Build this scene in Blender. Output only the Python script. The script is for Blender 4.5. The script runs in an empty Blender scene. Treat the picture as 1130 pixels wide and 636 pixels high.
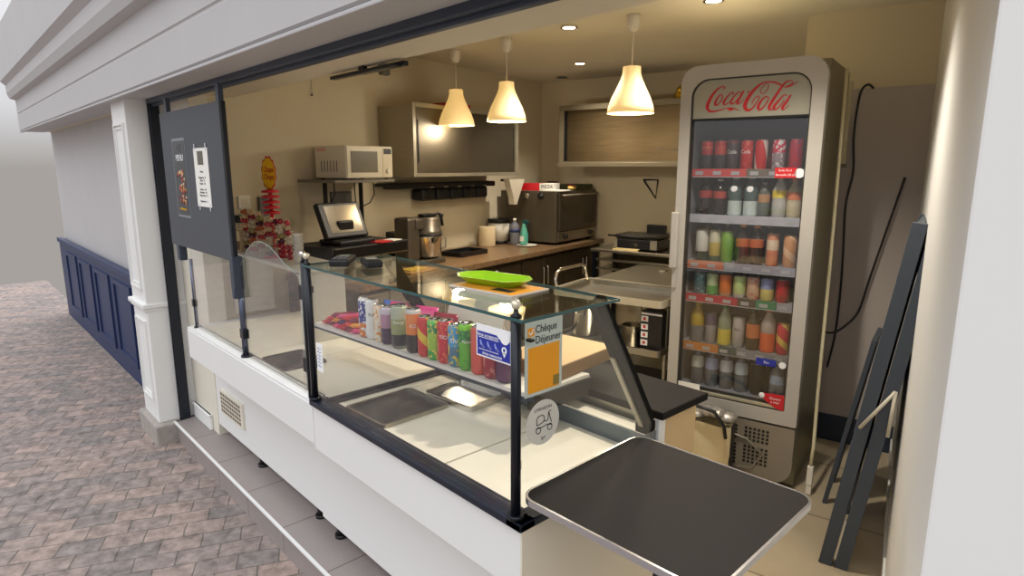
import bpy, bmesh, math, random
from mathutils import Vector, Matrix
random.seed(7)
S = bpy.context.scene
C = S.collection
PI = math.pi
R12 = math.radians(12)
S12, C12 = math.sin(R12), math.cos(R12)

def KW(u, v, z=0.0):
    """kitchen frame (u along the left-hand wall, v out from it) to world"""
    return (-3.85 - u*S12 + v*C12, 1.2 + u*C12 + v*S12, z)

# ------------------------------------------------------------------ materials
def lin(c):
    return tuple((x/12.92 if x <= 0.04045 else ((x+0.055)/1.055)**2.4) for x in c)
def rgb(r, g, b):
    return lin((r/255, g/255, b/255)) + (1.0,)
MATS = {}
def mat(name, col, rough=0.5, metal=0.0, noise=0.0, nscale=8.0, bump=0.0, emit=None, estr=0.0, spec=None, stretch=None, alpha=None):
    if name in MATS: return MATS[name]
    m = bpy.data.materials.new(name); m.use_nodes = True
    nt = m.node_tree; b = nt.nodes['Principled BSDF']
    b.inputs['Base Color'].default_value = col
    b.inputs['Roughness'].default_value = rough
    b.inputs['Metallic'].default_value = metal
    if spec is not None: b.inputs['Specular IOR Level'].default_value = spec
    if noise or bump:
        tc = nt.nodes.new('ShaderNodeTexCoord'); mp = nt.nodes.new('ShaderNodeMapping')
        if stretch: mp.inputs['Scale'].default_value = stretch
        n = nt.nodes.new('ShaderNodeTexNoise'); n.inputs['Scale'].default_value = nscale; n.inputs['Detail'].default_value = 5
        nt.links.new(tc.outputs['Object'], mp.inputs['Vector']); nt.links.new(mp.outputs['Vector'], n.inputs['Vector'])
        if noise:
            mx = nt.nodes.new('ShaderNodeMix'); mx.data_type = 'RGBA'
            mx.inputs[6].default_value = tuple(x*(1-noise) for x in col[:3]) + (1,)
            mx.inputs[7].default_value = tuple(min(1, x*(1+noise)) for x in col[:3]) + (1,)
            nt.links.new(n.outputs['Fac'], mx.inputs[0]); nt.links.new(mx.outputs[2], b.inputs['Base Color'])
        if bump:
            bp = nt.nodes.new('ShaderNodeBump'); bp.inputs['Strength'].default_value = bump; bp.inputs['Distance'].default_value = 0.01
            nt.links.new(n.outputs['Fac'], bp.inputs['Height']); nt.links.new(bp.outputs['Normal'], b.inputs['Normal'])
    if emit:
        b.inputs['Emission Color'].default_value = emit; b.inputs['Emission Strength'].default_value = estr
    MATS[name] = m
    return m

def glass_mat(name, tint, refl=1.0, rough=0.02, haze=0.0):
    """thin sheet glass: clear with a Fresnel reflection (and, optionally, a little diffuse white haze)"""
    if name in MATS: return MATS[name]
    m = bpy.data.materials.new(name); m.use_nodes = True; nt = m.node_tree
    for n in list(nt.nodes): nt.nodes.remove(n)
    out = nt.nodes.new('ShaderNodeOutputMaterial'); tr = nt.nodes.new('ShaderNodeBsdfTransparent'); tr.inputs[0].default_value = tint
    gl = nt.nodes.new('ShaderNodeBsdfGlossy'); gl.inputs['Roughness'].default_value = rough; gl.inputs[0].default_value = (1, 1, 1, 1)
    # Schlick reflectance from |N.I|, the same on both faces of the sheet
    ge = nt.nodes.new('ShaderNodeNewGeometry'); dt = nt.nodes.new('ShaderNodeVectorMath'); dt.operation = 'DOT_PRODUCT'
    nt.links.new(ge.outputs['Normal'], dt.inputs[0]); nt.links.new(ge.outputs['Incoming'], dt.inputs[1])
    def mth(op, a, b=None):
        n = nt.nodes.new('ShaderNodeMath'); n.operation = op
        if isinstance(a, float): n.inputs[0].default_value = a
        else: nt.links.new(a, n.inputs[0])
        if b is not None:
            if isinstance(b, float): n.inputs[1].default_value = b
            else: nt.links.new(b, n.inputs[1])
        return n.outputs[0]
    c_ = mth('ABSOLUTE', dt.outputs['Value']); f5 = mth('POWER', mth('SUBTRACT', 1.0, c_), 5.0)
    mu = mth('MULTIPLY', mth('ADD', mth('MULTIPLY', f5, .96), .04), float(refl)).node
    mx = nt.nodes.new('ShaderNodeMixShader'); nt.links.new(mu.outputs[0], mx.inputs[0])
    base = tr.outputs[0]
    if haze:
        df = nt.nodes.new('ShaderNodeBsdfDiffuse'); df.inputs[0].default_value = (.8, .8, .8, 1)
        m2 = nt.nodes.new('ShaderNodeMixShader'); m2.inputs[0].default_value = haze
        nt.links.new(tr.outputs[0], m2.inputs[1]); nt.links.new(df.outputs[0], m2.inputs[2]); base = m2.outputs[0]
    nt.links.new(base, mx.inputs[1]); nt.links.new(gl.outputs[0], mx.inputs[2]); nt.links.new(mx.outputs[0], out.inputs[0])
    MATS[name] = m; return m

def brick_mat(name, c1, c2, mortar, bw, rh, ms, rot=0.0, rough=0.8, offset=0.5, noise=0.25, nscale=3.0, bump=0.3, loc=(0, 0, 0), bias=0.0, smooth=0.1, wob=0.0):
    m = bpy.data.materials.new(name); m.use_nodes = True; nt = m.node_tree; b = nt.nodes['Principled BSDF']
    tc = nt.nodes.new('ShaderNodeTexCoord'); mp = nt.nodes.new('ShaderNodeMapping'); mp.inputs['Rotation'].default_value = (0, 0, rot); mp.inputs['Location'].default_value = loc
    br = nt.nodes.new('ShaderNodeTexBrick'); br.offset = offset
    br.inputs['Color1'].default_value = c1; br.inputs['Color2'].default_value = c2; br.inputs['Mortar'].default_value = mortar
    br.inputs['Scale'].default_value = 1; br.inputs['Mortar Size'].default_value = ms; br.inputs['Mortar Smooth'].default_value = smooth; br.inputs['Bias'].default_value = bias
    br.inputs['Brick Width'].default_value = bw; br.inputs['Row Height'].default_value = rh
    n = nt.nodes.new('ShaderNodeTexNoise'); n.inputs['Scale'].default_value = nscale; n.inputs['Detail'].default_value = 6; n.inputs['Roughness'].default_value = .65
    mx = nt.nodes.new('ShaderNodeMix'); mx.data_type = 'RGBA'; mx.blend_type = 'MULTIPLY'; mx.inputs[0].default_value = 1.0
    rp = nt.nodes.new('ShaderNodeValToRGB'); rp.color_ramp.elements[0].color = (1-noise, 1-noise, 1-noise, 1); rp.color_ramp.elements[1].color = (1+noise*.4,)*3 + (1,)
    rp.color_ramp.elements[0].position = .3; rp.color_ramp.elements[1].position = .7
    nt.links.new(tc.outputs['Object'], mp.inputs[0]); nt.links.new(tc.outputs['Object'], n.inputs['Vector'])
    if wob:
        wn = nt.nodes.new('ShaderNodeTexNoise'); wn.inputs['Scale'].default_value = 7; nt.links.new(mp.outputs[0], wn.inputs['Vector'])
        sb = nt.nodes.new('ShaderNodeVectorMath'); sb.operation = 'SUBTRACT'; sb.inputs[1].default_value = (.5, .5, .5); nt.links.new(wn.outputs['Color'], sb.inputs[0])
        sl = nt.nodes.new('ShaderNodeVectorMath'); sl.operation = 'SCALE'; sl.inputs['Scale'].default_value = wob; nt.links.new(sb.outputs[0], sl.inputs[0])
        ad = nt.nodes.new('ShaderNodeVectorMath'); ad.operation = 'ADD'; nt.links.new(mp.outputs[0], ad.inputs[0]); nt.links.new(sl.outputs[0], ad.inputs[1])
        nt.links.new(ad.outputs[0], br.inputs['Vector'])
    else: nt.links.new(mp.outputs[0], br.inputs['Vector'])
    nt.links.new(n.outputs['Fac'], rp.inputs[0]); nt.links.new(br.outputs['Color'], mx.inputs[6]); nt.links.new(rp.outputs[0], mx.inputs[7])
    nt.links.new(mx.outputs[2], b.inputs['Base Color']); b.inputs['Roughness'].default_value = rough
    if bump:
        bp = nt.nodes.new('ShaderNodeBump'); bp.inputs['Strength'].default_value = bump; bp.inputs['Distance'].default_value = .006; bp.invert = True
        nt.links.new(br.outputs['Fac'], bp.inputs['Height']); nt.links.new(bp.outputs['Normal'], b.inputs['Normal'])
    MATS[name] = m; return m

# ------------------------------------------------------------------ mesh builder
class MB:
    def __init__(s): s.bm = bmesh.new()
    def _fin(s, faces, m, smooth=False):
        for f in faces: f.material_index = m; f.smooth = smooth
    def _xf(s, vs, M):
        if M is not None: bmesh.ops.transform(s.bm, matrix=M, verts=list(vs))
    def box(s, x0, x1, y0, y1, z0, z1, m=0, bev=0.0, M=None, seg=2):
        b2 = bmesh.new(); r = bmesh.ops.create_cube(b2, size=1)
        for v in b2.verts: v.co = Vector((x0+(v.co.x+.5)*(x1-x0), y0+(v.co.y+.5)*(y1-y0), z0+(v.co.z+.5)*(z1-z0)))
        if bev: bmesh.ops.bevel(b2, geom=list(b2.edges), offset=bev, segments=seg, affect='EDGES', profile=.5)
        s._merge(b2, m, M, False); return s
    def _merge(s, b2, m, M, smooth):
        mp = {}
        for v in b2.verts:
            co = v.co if M is None else M @ v.co
            mp[v] = s.bm.verts.new(co)
        for f in b2.faces:
            try: nf = s.bm.faces.new([mp[v] for v in f.verts])
            except ValueError: continue
            nf.material_index = m; nf.smooth = smooth
        b2.free()
    def lathe(s, prof, seg=24, c=(0, 0, 0), m=0, M=None, smooth=True, cap=True, mats=None):
        T = Matrix.Translation(Vector(c)); T = T if M is None else M @ T
        rings = []
        for r, z in prof:
            rings.append([s.bm.verts.new(T @ Vector((r*math.cos(2*PI*k/seg), r*math.sin(2*PI*k/seg), z))) for k in range(seg)])
        for i in range(len(rings)-1):
            a, b = rings[i], rings[i+1]
            for k in range(seg):
                f = s.bm.faces.new((a[k], a[(k+1) % seg], b[(k+1) % seg], b[k])); f.smooth = smooth; f.material_index = mats[i] if mats else m
        if cap:
            f = s.bm.faces.new(list(reversed(rings[0]))); f.material_index = mats[0] if mats else m
            f = s.bm.faces.new(rings[-1]); f.material_index = mats[-1] if mats else m
        return s
    def cyl(s, p0, p1, r0, r1=None, seg=16, m=0):
        r1 = r0 if r1 is None else r1
        p0, p1 = Vector(p0), Vector(p1); d = p1-p0; L = d.length
        M = Matrix.Translation(p0) @ d.to_track_quat('Z', 'Y').to_matrix().to_4x4()
        return s.lathe([(r0, 0), (r1, L)], seg, (0, 0, 0), m, M)
    def tube(s, pts, r, seg=8, m=0, smooth=True):
        pts = [Vector(p) for p in pts]; rings = []
        n = len(pts); prev = None
        for i, p in enumerate(pts):
            t = (pts[min(i+1, n-1)] - pts[max(i-1, 0)]).normalized()
            if prev is None:
                a = t.orthogonal().normalized()
            else:
                a = (prev - t*prev.dot(t)); a = a.normalized() if a.length > 1e-6 else t.orthogonal().normalized()
            prev = a; b = t.cross(a)
            rr = r[i] if isinstance(r, (list, tuple)) else r
            rings.append([s.bm.verts.new(p + a*rr*math.cos(2*PI*k/seg) + b*rr*math.sin(2*PI*k/seg)) for k in range(seg)])
        for i in range(n-1):
            for k in range(seg):
                f = s.bm.faces.new((rings[i][k], rings[i][(k+1) % seg], rings[i+1][(k+1) % seg], rings[i+1][k])); f.smooth = smooth; f.material_index = m
        s._fin([s.bm.faces.new(list(reversed(rings[0]))), s.bm.faces.new(rings[-1])], m)
        return s
    def prism(s, poly, a0, a1, axis='z', m=0, M=None):
        """extrude a 2D polygon; axis z: (x,y)->xy, axis y: (x,z), axis x: (y,z)"""
        def P(p, a):
            v = {'z': (p[0], p[1], a), 'y': (p[0], a, p[1]), 'x': (a, p[0], p[1])}[axis]
            v = Vector(v); return v if M is None else M @ v
        lo = [s.bm.verts.new(P(p, a0)) for p in poly]; hi = [s.bm.verts.new(P(p, a1)) for p in poly]
        fs = [s.bm.faces.new(lo), s.bm.faces.new(list(reversed(hi)))]
        n = len(poly)
        for k in range(n): fs.append(s.bm.faces.new((lo[k], hi[k], hi[(k+1) % n], lo[(k+1) % n])))
        s._fin(fs, m); return s
    def frame(s, outer, inner, a0, a1, axis='y', m=0):
        def P(p, a): return Vector({'z': (p[0], p[1], a), 'y': (p[0], a, p[1]), 'x': (a, p[0], p[1])}[axis])
        n = len(outer)
        o0 = [s.bm.verts.new(P(p, a0)) for p in outer]; i0 = [s.bm.verts.new(P(p, a0)) for p in inner]
        o1 = [s.bm.verts.new(P(p, a1)) for p in outer]; i1 = [s.bm.verts.new(P(p, a1)) for p in inner]
        fs = []
        for k in range(n):
            j = (k+1) % n
            fs += [s.bm.faces.new((o0[k], o0[j], i0[j], i0[k])), s.bm.faces.new((o1[j], o1[k], i1[k], i1[j])),
                   s.bm.faces.new((o0[j], o0[k], o1[k], o1[j])), s.bm.faces.new((i0[k], i0[j], i1[j], i1[k]))]
        s._fin(fs, m); return s
    def ball(s, c, r, m=0, sx=1, sy=1, sz=1, seg=16, M=None):
        b2 = bmesh.new(); bmesh.ops.create_uvsphere(b2, u_segments=seg, v_segments=max(6, seg//2), radius=r)
        for v in b2.verts: v.co = Vector((c[0]+v.co.x*sx, c[1]+v.co.y*sy, c[2]+v.co.z*sz))
        s._merge(b2, m, M, True); return s
    def ribbon(s, strokes, y0, y1, m=0):
        """strokes of (x, z, width) as flat calligraphic bands in the xz plane, with real thickness"""
        for st in strokes:
            P = [Vector((p[0], p[1])) for p in st]; W = [p[2] for p in st]
            # catmull-rom
            Q, V = [], []
            for i in range(len(P)-1):
                p0, p1, p2, p3 = P[max(i-1, 0)], P[i], P[i+1], P[min(i+2, len(P)-1)]
                for k in range(6):
                    t = k/6; Q.append(.5*((2*p1)+(-p0+p2)*t+(2*p0-5*p1+4*p2-p3)*t*t+(-p0+3*p1-3*p2+p3)*t**3)); V.append(W[i]*(1-t)+W[i+1]*t)
            Q.append(P[-1]); V.append(W[-1])
            L, Rr = [], []
            for i, q in enumerate(Q):
                t = Q[min(i+1, len(Q)-1)] - Q[max(i-1, 0)]
                t = t.normalized() if t.length > 1e-9 else Vector((1, 0)); nrm = Vector((-t.y, t.x))
                L.append(q+nrm*V[i]/2); Rr.append(q-nrm*V[i]/2)
            rows = [[s.bm.verts.new((a.x, y, a.y)) for a, y in ((L[i], y0), (Rr[i], y0), (Rr[i], y1), (L[i], y1))] for i in range(len(Q))]
            for i in range(len(rows)-1):
                for k in range(4):
                    f = s.bm.faces.new((rows[i][k], rows[i][(k+1) % 4], rows[i+1][(k+1) % 4], rows[i+1][k])); f.material_index = m
            s._fin([s.bm.faces.new(rows[0]), s.bm.faces.new(list(reversed(rows[-1])))], m)
        return s
    def build(s, name, mats, parent=None, loc=None, rot=None, wn=True):
        bmesh.ops.recalc_face_normals(s.bm, faces=s.bm.faces)
        me = bpy.data.meshes.new(name); s.bm.to_mesh(me); s.bm.free()
        for m in (mats if isinstance(mats, (list, tuple)) else [mats]): me.materials.append(m)
        o = bpy.data.objects.new(name, me); C.objects.link(o)
        if parent: o.parent = parent
        if loc: o.location = loc
        if rot: o.rotation_euler = rot
        return o

def tag(o, label, cat, group=None):
    o['label'] = label; o['category'] = cat
    if group: o['group'] = group
    return o
def thing(name, label, cat, loc=(0, 0, 0), rz=0.0, group=None):
    o = bpy.data.objects.new(name, None); o.empty_display_size = .05; C.objects.link(o)
    o.location = loc; o.rotation_euler = (0, 0, rz); return tag(o, label, cat, group)
def struct(o): o['kind'] = 'structure'; return o
def kthing(name, label, cat, u, v, z=0.0, extra=0.0, group=None):
    return thing(name, label, cat, KW(u, v, z), R12+extra, group)
def dup(root, loc, rz, label=None, group=None):
    r = root.copy(); C.objects.link(r); r.location = loc; r.rotation_euler = (0, 0, rz)
    if label: r['label'] = label
    if group: r['group'] = group
    for ch in list(root.children):
        c = ch.copy(); C.objects.link(c); c.parent = r
        for g in ch.children:
            d = g.copy(); C.objects.link(d); d.parent = c
    return r
def rrect(x0, x1, z0, z1, r, n=5):
    """rounded rectangle, r = (bl, br, tr, tl)"""
    r = r if isinstance(r, (list, tuple)) else (r,)*4; out = []
    for (cx, cz, a0, rr) in ((x0+r[0], z0+r[0], PI, r[0]), (x1-r[1], z0+r[1], 1.5*PI, r[1]), (x1-r[2], z1-r[2], 0, r[2]), (x0+r[3], z1-r[3], .5*PI, r[3])):
        for k in range(n+1):
            a = a0 + k*PI/2/n; out.append((cx+rr*math.cos(a), cz+rr*math.sin(a)))
    return out
def text_mesh(txt, size, m, parent, loc, rot, name='lettering', align='CENTER', ext=.0006, bend=None, shear=0.0, sx=1.0, spacing=1.0, weight=0.0):
    cu = bpy.data.curves.new('lettering', 'FONT'); cu.body = txt; cu.size = size; cu.align_x = align; cu.align_y = 'CENTER'
    cu.extrude = ext; cu.resolution_u = 3; cu.shear = shear; cu.space_line = spacing; cu.offset = weight
    ob = bpy.data.objects.new('lettering_source', cu); C.objects.link(ob)
    me = bpy.data.meshes.new_from_object(ob.evaluated_get(bpy.context.evaluated_depsgraph_get()))
    bpy.data.objects.remove(ob); bpy.data.curves.remove(cu)
    for v in me.vertices:
        v.co.x *= sx
        if bend:   # wrap round a vertical cylinder of radius bend: local x -> angle, local y -> height
            a = v.co.x/bend; r = bend + .0004 + v.co.z
            v.co = Vector((r*math.sin(a), -r*math.cos(a), v.co.y))
    me.materials.clear(); me.materials.append(m)
    o = bpy.data.objects.new(name, me); C.objects.link(o); o.parent = parent; o.location = loc
    if not bend: o.rotation_euler = rot
    else: o.rotation_euler = (0, 0, rot)
    return o
FRONT = (PI/2, 0, 0)     # text standing up, read from -y

# ------------------------------------------------------------------ palette
white_paint = mat('white_paint', rgb(228, 228, 225), .45, noise=.03, nscale=2)
cream_paint = mat('cream_paint', rgb(218, 208, 184), .55, noise=.04, nscale=3)
wall_paint = mat('wall_paint', rgb(208, 196, 168), .8, noise=.05, nscale=1.5, bump=.05)
ceil_paint = mat('ceiling_paint', rgb(224, 216, 194), .8, noise=.03, nscale=1.5)
facade_paint = mat('facade_paint', rgb(186, 184, 184), .6, noise=.06, nscale=2.5, bump=.08)
black_metal = mat('black_metal', rgb(18, 22, 30), .28, .3)
navy_rail = mat('navy_rail', rgb(22, 30, 46), .3, .2, noise=.1)
dark_grey = mat('dark_grey_metal', rgb(58, 66, 80), .45, .2, noise=.08)
steel = mat('brushed_steel', rgb(166, 158, 140), .42, .6, noise=.12, nscale=6, stretch=(1, 1, 14))
steel_h = mat('brushed_steel_flat', rgb(172, 166, 150), .28, .95, noise=.1, nscale=5, stretch=(14, 1, 1))
steel_dark = mat('dark_steel', rgb(92, 84, 72), .42, .8, noise=.15, nscale=5)
chrome = mat('chrome', rgb(215, 212, 205), .12, 1.0)
black_plastic = mat('black_plastic', rgb(20, 20, 22), .4)
grey_plastic = mat('grey_plastic', rgb(110, 108, 104), .5)
white_plastic = mat('white_plastic', rgb(225, 220, 208), .4)
laminate = mat('dark_laminate', rgb(30, 27, 25), .5, noise=.25, nscale=5, spec=.08)
strut_black = mat('strut_black', rgb(10, 11, 12), .6, spec=.1)
granite = mat('granite', rgb(124, 98, 70), .3, noise=.85, nscale=55)
wood = mat('wood', rgb(186, 138, 78), .6, noise=.2, nscale=12, stretch=(1, 8, 1))
cardboard = mat('cardboard', rgb(128, 96, 54), .75, noise=.08, nscale=10, stretch=(1, 12, 1))
paper = mat('paper', rgb(236, 234, 226), .8)
clear_glass = glass_mat('clear_glass', (.985, .99, .985, 1), 1.0)
green_glass = glass_mat('shelf_glass', (.92, .955, .945, 1), .6)
fridge_glass = glass_mat('fridge_glass', (.93, .93, .94, 1), 1.2, .03, haze=.01)
glass_edge = mat('glass_edge', rgb(44, 84, 84), .2)
red_ink = mat('red_ink', rgb(196, 30, 40), .5)
red_plastic = mat('red_plastic', rgb(205, 28, 40), .35)
yellow_ink = mat('yellow_ink', rgb(245, 190, 20), .5)
blue_ink = mat('blue_ink', rgb(28, 44, 150), .5)
black_ink = mat('black_ink', rgb(22, 22, 24), .6)
white_ink = mat('white_ink', rgb(240, 240, 240), .6)
orange_ink = mat('orange_ink', rgb(240, 160, 10), .5)
grey_ink = mat('grey_ink', rgb(120, 120, 122), .6)
green_plastic = mat('green_plastic', rgb(150, 205, 30), .3)

# ------------------------------------------------------------------ the setting
ZP = -.13
m_pave = brick_mat('paving_bricks', rgb(166, 146, 136), rgb(134, 126, 122), rgb(108, 101, 93), .175, .118, .004, rot=math.radians(-66), noise=.55, nscale=16, bump=.5, smooth=.6, wob=.022)
struct(MB().box(-12, 6, -6, 1.2, ZP-.1, ZP).build('pavement', m_pave))
m_step = brick_mat('step_tiles', rgb(152, 142, 138), rgb(145, 136, 132), rgb(112, 102, 96), .43, 3.0, .004, offset=0, noise=.08, bump=.2, rough=.45, loc=(.01, 1.0, 0))
st = MB().box(-4.25, 1.2, .985, 1.36, ZP-.02, 0).build('step_slab', m_step); struct(st)
struct(MB().box(-4.25, 1.2, .972, .986, -.008, .002, bev=.001).build('step_nosing', white_paint))
m_floor = brick_mat('floor_tiles', rgb(190, 176, 150), rgb(170, 156, 131), rgb(120, 108, 90), .6, .6, .005, rot=-R12, offset=0, noise=.12, nscale=2, bump=.15, rough=.35)
struct(MB().prism([(-4.25, 1.36), (1.3, 1.36), (1.3, 6.5), (-6, 6.5)], -.05, 0).build('floor', m_floor))

def kslab(name, u0, u1, v0, v1, z0, z1, m):
    o = MB().box(v0, v1, u0, u1, z0, z1).build(name, m); o.location = KW(0, 0); o.rotation_euler = (0, 0, R12); return struct(o)
ZC = 2.43
kslab('wall_left', 0.0, 3.6, -.12, 0, 0, ZC, wall_paint)
kslab('wall_back', 3.53, 3.65, -.12, 2.85, 0, ZC, wall_paint)
kslab('wall_recess', 2.12, 3.53, 2.73, 2.85, 0, ZC, wall_paint)
kslab('wall_rear', 2.0, 2.12, 2.73, 3.75, 0, ZC, wall_paint)
m_panel = mat('grey_wall_panel', rgb(178, 168, 162), .45, .0, noise=.12, nscale=1.2)
kslab('wall_panel', 1.985, 2.0, 2.80, 3.50, .16, 2.02, m_panel)
kslab('baseboard_rear', 1.975, 2.0, 2.75, 3.52, 0, .16, mat('blue_skirting', rgb(34, 46, 64), .4))
# infill between pilaster and the kitchen wall, its skirting
struct(MB().box(-4.27, -3.83, 1.12, 1.22, 0, 2.0).build('wall_front', mat('infill_paint', rgb(222, 216, 200), .6, noise=.03)))
struct(MB().box(-4.25, -3.93, 1.10, 1.12, 0, .10, bev=.006).box(-4.25, -3.93, 1.095, 1.12, .085, .10, bev=.004).build('baseboard_front', white_paint))
struct(MB().prism([(-7, 1.36), (1.4, 1.36), (1.4, 7), (-7, 7)], ZC, ZC+.1).build('ceiling', ceil_paint))
# shopfront beam, fascia and soffit
fb = MB()
fb.box(-9, 2.4, 1.06, 1.37, 2.0, 2.75)
struct(fb.build('soffit', mat('soffit_paint', rgb(216, 204, 178), .7, noise=.04, nscale=2)))
fa = MB()
fa.prism([(.87, 1.995), (.85, 2.01), (.85, 2.17), (.856, 2.176), (.856, 2.184), (.85, 2.19), (.85, 2.33), (.80, 2.345), (.78, 2.40), (.78, 2.48), (.74, 2.52), (.74, 3.0), (1.07, 3.0), (1.07, 1.995)], -9, 2.4, 'x')
struct(fa.build('trim_fascia', facade_paint))
struct(MB().box(-9, 2.4, .846, .875, 1.985, 1.997, bev=.003).build('trim_fascia_edge', facade_paint))
tr_ = MB().box(-4.27, .6, 1.015, 1.06, 1.968, 1.999, bev=.004).box(-4.27, .6, 1.035, 1.06, 1.955, 1.97, bev=.003)
struct(tr_.build('trim_shutter_rail', dark_grey))
gr = MB().box(-4.275, -4.235, 1.02, 1.075, 0, 1.97, bev=.004).box(-4.262, -4.248, 1.015, 1.022, 0, 1.97, m=1)
struct(gr.build('trim_shutter_guide', [mat('guide_metal', rgb(34, 38, 46), .4, .4), black_metal]))
# pilaster with panels, capital ledge and its rough stone foot
pl = MB().box(-4.62, -4.275, .90, 1.13, 0, 2.0, bev=.004)
def pframe(z0, z1):
    for (o_, i_, d) in ((.05, .062, .012), (.075, .084, .006)):
        pl.frame([(-4.62+o_, z0+o_-.05), (-4.275-o_, z0+o_-.05), (-4.275-o_, z1-o_+.05), (-4.62+o_, z1-o_+.05)],
                 [(-4.62+i_, z0+i_-.05), (-4.275-i_, z0+i_-.05), (-4.275-i_, z1-i_+.05), (-4.62+i_, z1-i_+.05)], .90-d, .905, 'y')
pframe(.14, .66); pframe(.86, 1.86)
pl.box(-4.64, -4.262, .875, 1.13, .745, .775, bev=.006).box(-4.63, -4.27, .887, 1.13, .725, .747, bev=.005)
struct(pl.build('pilaster_left', white_paint))
stn = MB().box(-4.655, -4.22, .865, 1.05, ZP-.02, .0, bev=.012, seg=3)
struct(stn.build('pilaster_left_stone', mat('rough_stone', rgb(158, 152, 144), .9, noise=.3, nscale=22, bump=.8)))
# neighbouring shopfront: painted blue stall riser under a white wall
struct(MB().box(-9, -4.6, 1.13, 1.3, .78, 2.0).build('wall_neighbour', facade_paint))
nb = MB().box(-9, -4.62, 1.07, 1.3, ZP, .78)
for k in range(5): nb.frame([(-5.35-k*.8, .02), (-4.72-k*.8, .02), (-4.72-k*.8, .68), (-5.35-k*.8, .68)], [(-5.31-k*.8, .06), (-4.76-k*.8, .06), (-4.76-k*.8, .64), (-5.31-k*.8, .64)], 1.055, 1.075, 'y')
nb.box(-9, -4.62, 1.05, 1.1, .75, .80, bev=.004)
struct(nb.build('trim_neighbour', mat('navy_wood', rgb(26, 44, 84), .5, noise=.1)))
# right-hand wall of the shop and the jamb it ends in
RA = math.radians(15.4); rd = Vector((-math.sin(RA), math.cos(RA))); rn = Vector((math.cos(RA), math.sin(RA)))
P1 = Vector((-.63, 2.6)); far = P1 + rd*2.7; near = P1 - rd*1.72
wr = MB().prism([tuple(near), tuple(far), tuple(far+rn*.1), tuple(near+rn*.1)], 0, ZC, 'z')
struct(wr.build('wall_right', white_paint))
bbr = MB().prism([tuple(near-rn*.008), tuple(far-rn*.008), tuple(far), tuple(near)], 0, .09, 'z')
struct(bbr.build('baseboard_right', white_paint))
struct(MB().box(near.x, 1.5, .88, 1.06, ZP, 2.0, bev=.004).build('pilaster_right', white_paint))
struct(MB().box(.2, 1.5, 1.06, 3, ZP, ZC).build('wall_outer', white_paint))

# ------------------------------------------------------------------ counters
def counter(name, label, x0, x1, yb, loc):
    t = thing(name, label, 'counter', loc)
    L = lambda: MB()
    ox, oy = loc[0], loc[1]
    return t, ox, oy
# left unit
c1 = thing('display_counter', 'long white counter unit with a vent grille, topped by the frameless glass screens', 'counter', (-2.9, 1.3, 0))
X = lambda x: x+2.9
Y = lambda y: y-1.3
MB().box(X(-4.02), X(-2.45), Y(1.125), Y(1.60), .07, .70, bev=.003).build('cabinet_body', white_paint, c1)
MB().box(X(-3.66), X(-2.13), Y(.954), Y(1.11), .570, .73, bev=.003).box(X(-3.66), X(-2.13), Y(.957), Y(1.03), .722, .742, bev=.003).build('apron', white_paint, c1)
MB().box(X(-3.60), X(-2.13), Y(1.03), Y(1.60), .705, .742).build('deck', mat('deck_white', rgb(242, 234, 214), .35), c1)
MB().box(X(-3.62), X(-2.14), Y(.985), Y(.992), .742, .752).box(X(-3.62), X(-2.14), Y(1.005), Y(1.012), .742, .752).build('glass_channel', chrome, c1)
v_ = MB().box(X(-3.74), X(-3.38), Y(1.113), Y(1.128), .175, .325, m=0, bev=.003)
for i in range(9):
    for j in range(5): v_.box(X(-3.72+i*.0355), X(-3.695+i*.0355), Y(1.1115), Y(1.115), .192+j*.025, .208+j*.025, m=1)
v_.build('vent_grille', [MATS['infill_paint'], mat('vent_dark', rgb(120, 108, 92), .7)], c1)
for (fx, fy) in ((-3.95, 1.16), (-3.25, 1.16), (-2.56, 1.16), (-3.95, 1.5), (-2.56, 1.5)):
    MB().cyl((X(fx), Y(fy), 0), (X(fx), Y(fy), .07), .018).cyl((X(fx), Y(fy), 0), (X(fx), Y(fy), .015), .028).build('foot', black_plastic, c1)
# right unit
c2 = thing('display_counter', 'white corner counter unit with navy rail, carrying the glass drinks case', 'counter', (-1.6, 1.3, 0))
X = lambda x: x+1.6
MB().box(X(-2.445), X(-1.0), Y(1.112), Y(1.55), .07, .70, bev=.003).build('cabinet_body', white_paint, c2)
MB().box(X(-2.125), X(-1.0), Y(.954), Y(1.12), .555, .735, bev=.003).build('apron', white_paint, c2)
MB().box(X(-1.008), X(-.996), Y(.956), Y(1.55), .07, .735).build('end_panel', mat('end_cream', rgb(222, 212, 190), .5), c2)
dk = MB()
for a, b in ((-2.085, -1.995), (-1.99, -1.387), (-1.379, -1.045)):
    dk.box(X(a), X(b), Y(1.01), Y(1.50), .70, .748, bev=.002)
dk.build('deck', MATS['deck_white'], c2)
MB().box(X(-2.125), X(-1.0), Y(1.0), Y(1.55), .66, .739).build('deck_base', black_metal, c2)
rl = MB().box(X(-2.125), X(-.985), Y(.94), Y(.992), .735, .757, bev=.004).box(X(-2.125), X(-1.03), Y(.985), Y(1.012), .735, .75, bev=.002).box(X(-1.04), X(-.985), Y(.94), Y(1.55), .735, .757, bev=.004)
rl.build('navy_rail', navy_rail, c2)
MB().box(X(-2.10), X(-1.03), Y(1.50), Y(1.562), .74, .803, bev=.002).build('riser', mat('riser_grey', rgb(104, 112, 116), .35, .3), c2)
MB().box(X(-2.10), X(-1.03), Y(1.502), Y(1.562), .8035, .808).build('ledge', MATS['deck_white'], c2)
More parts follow.
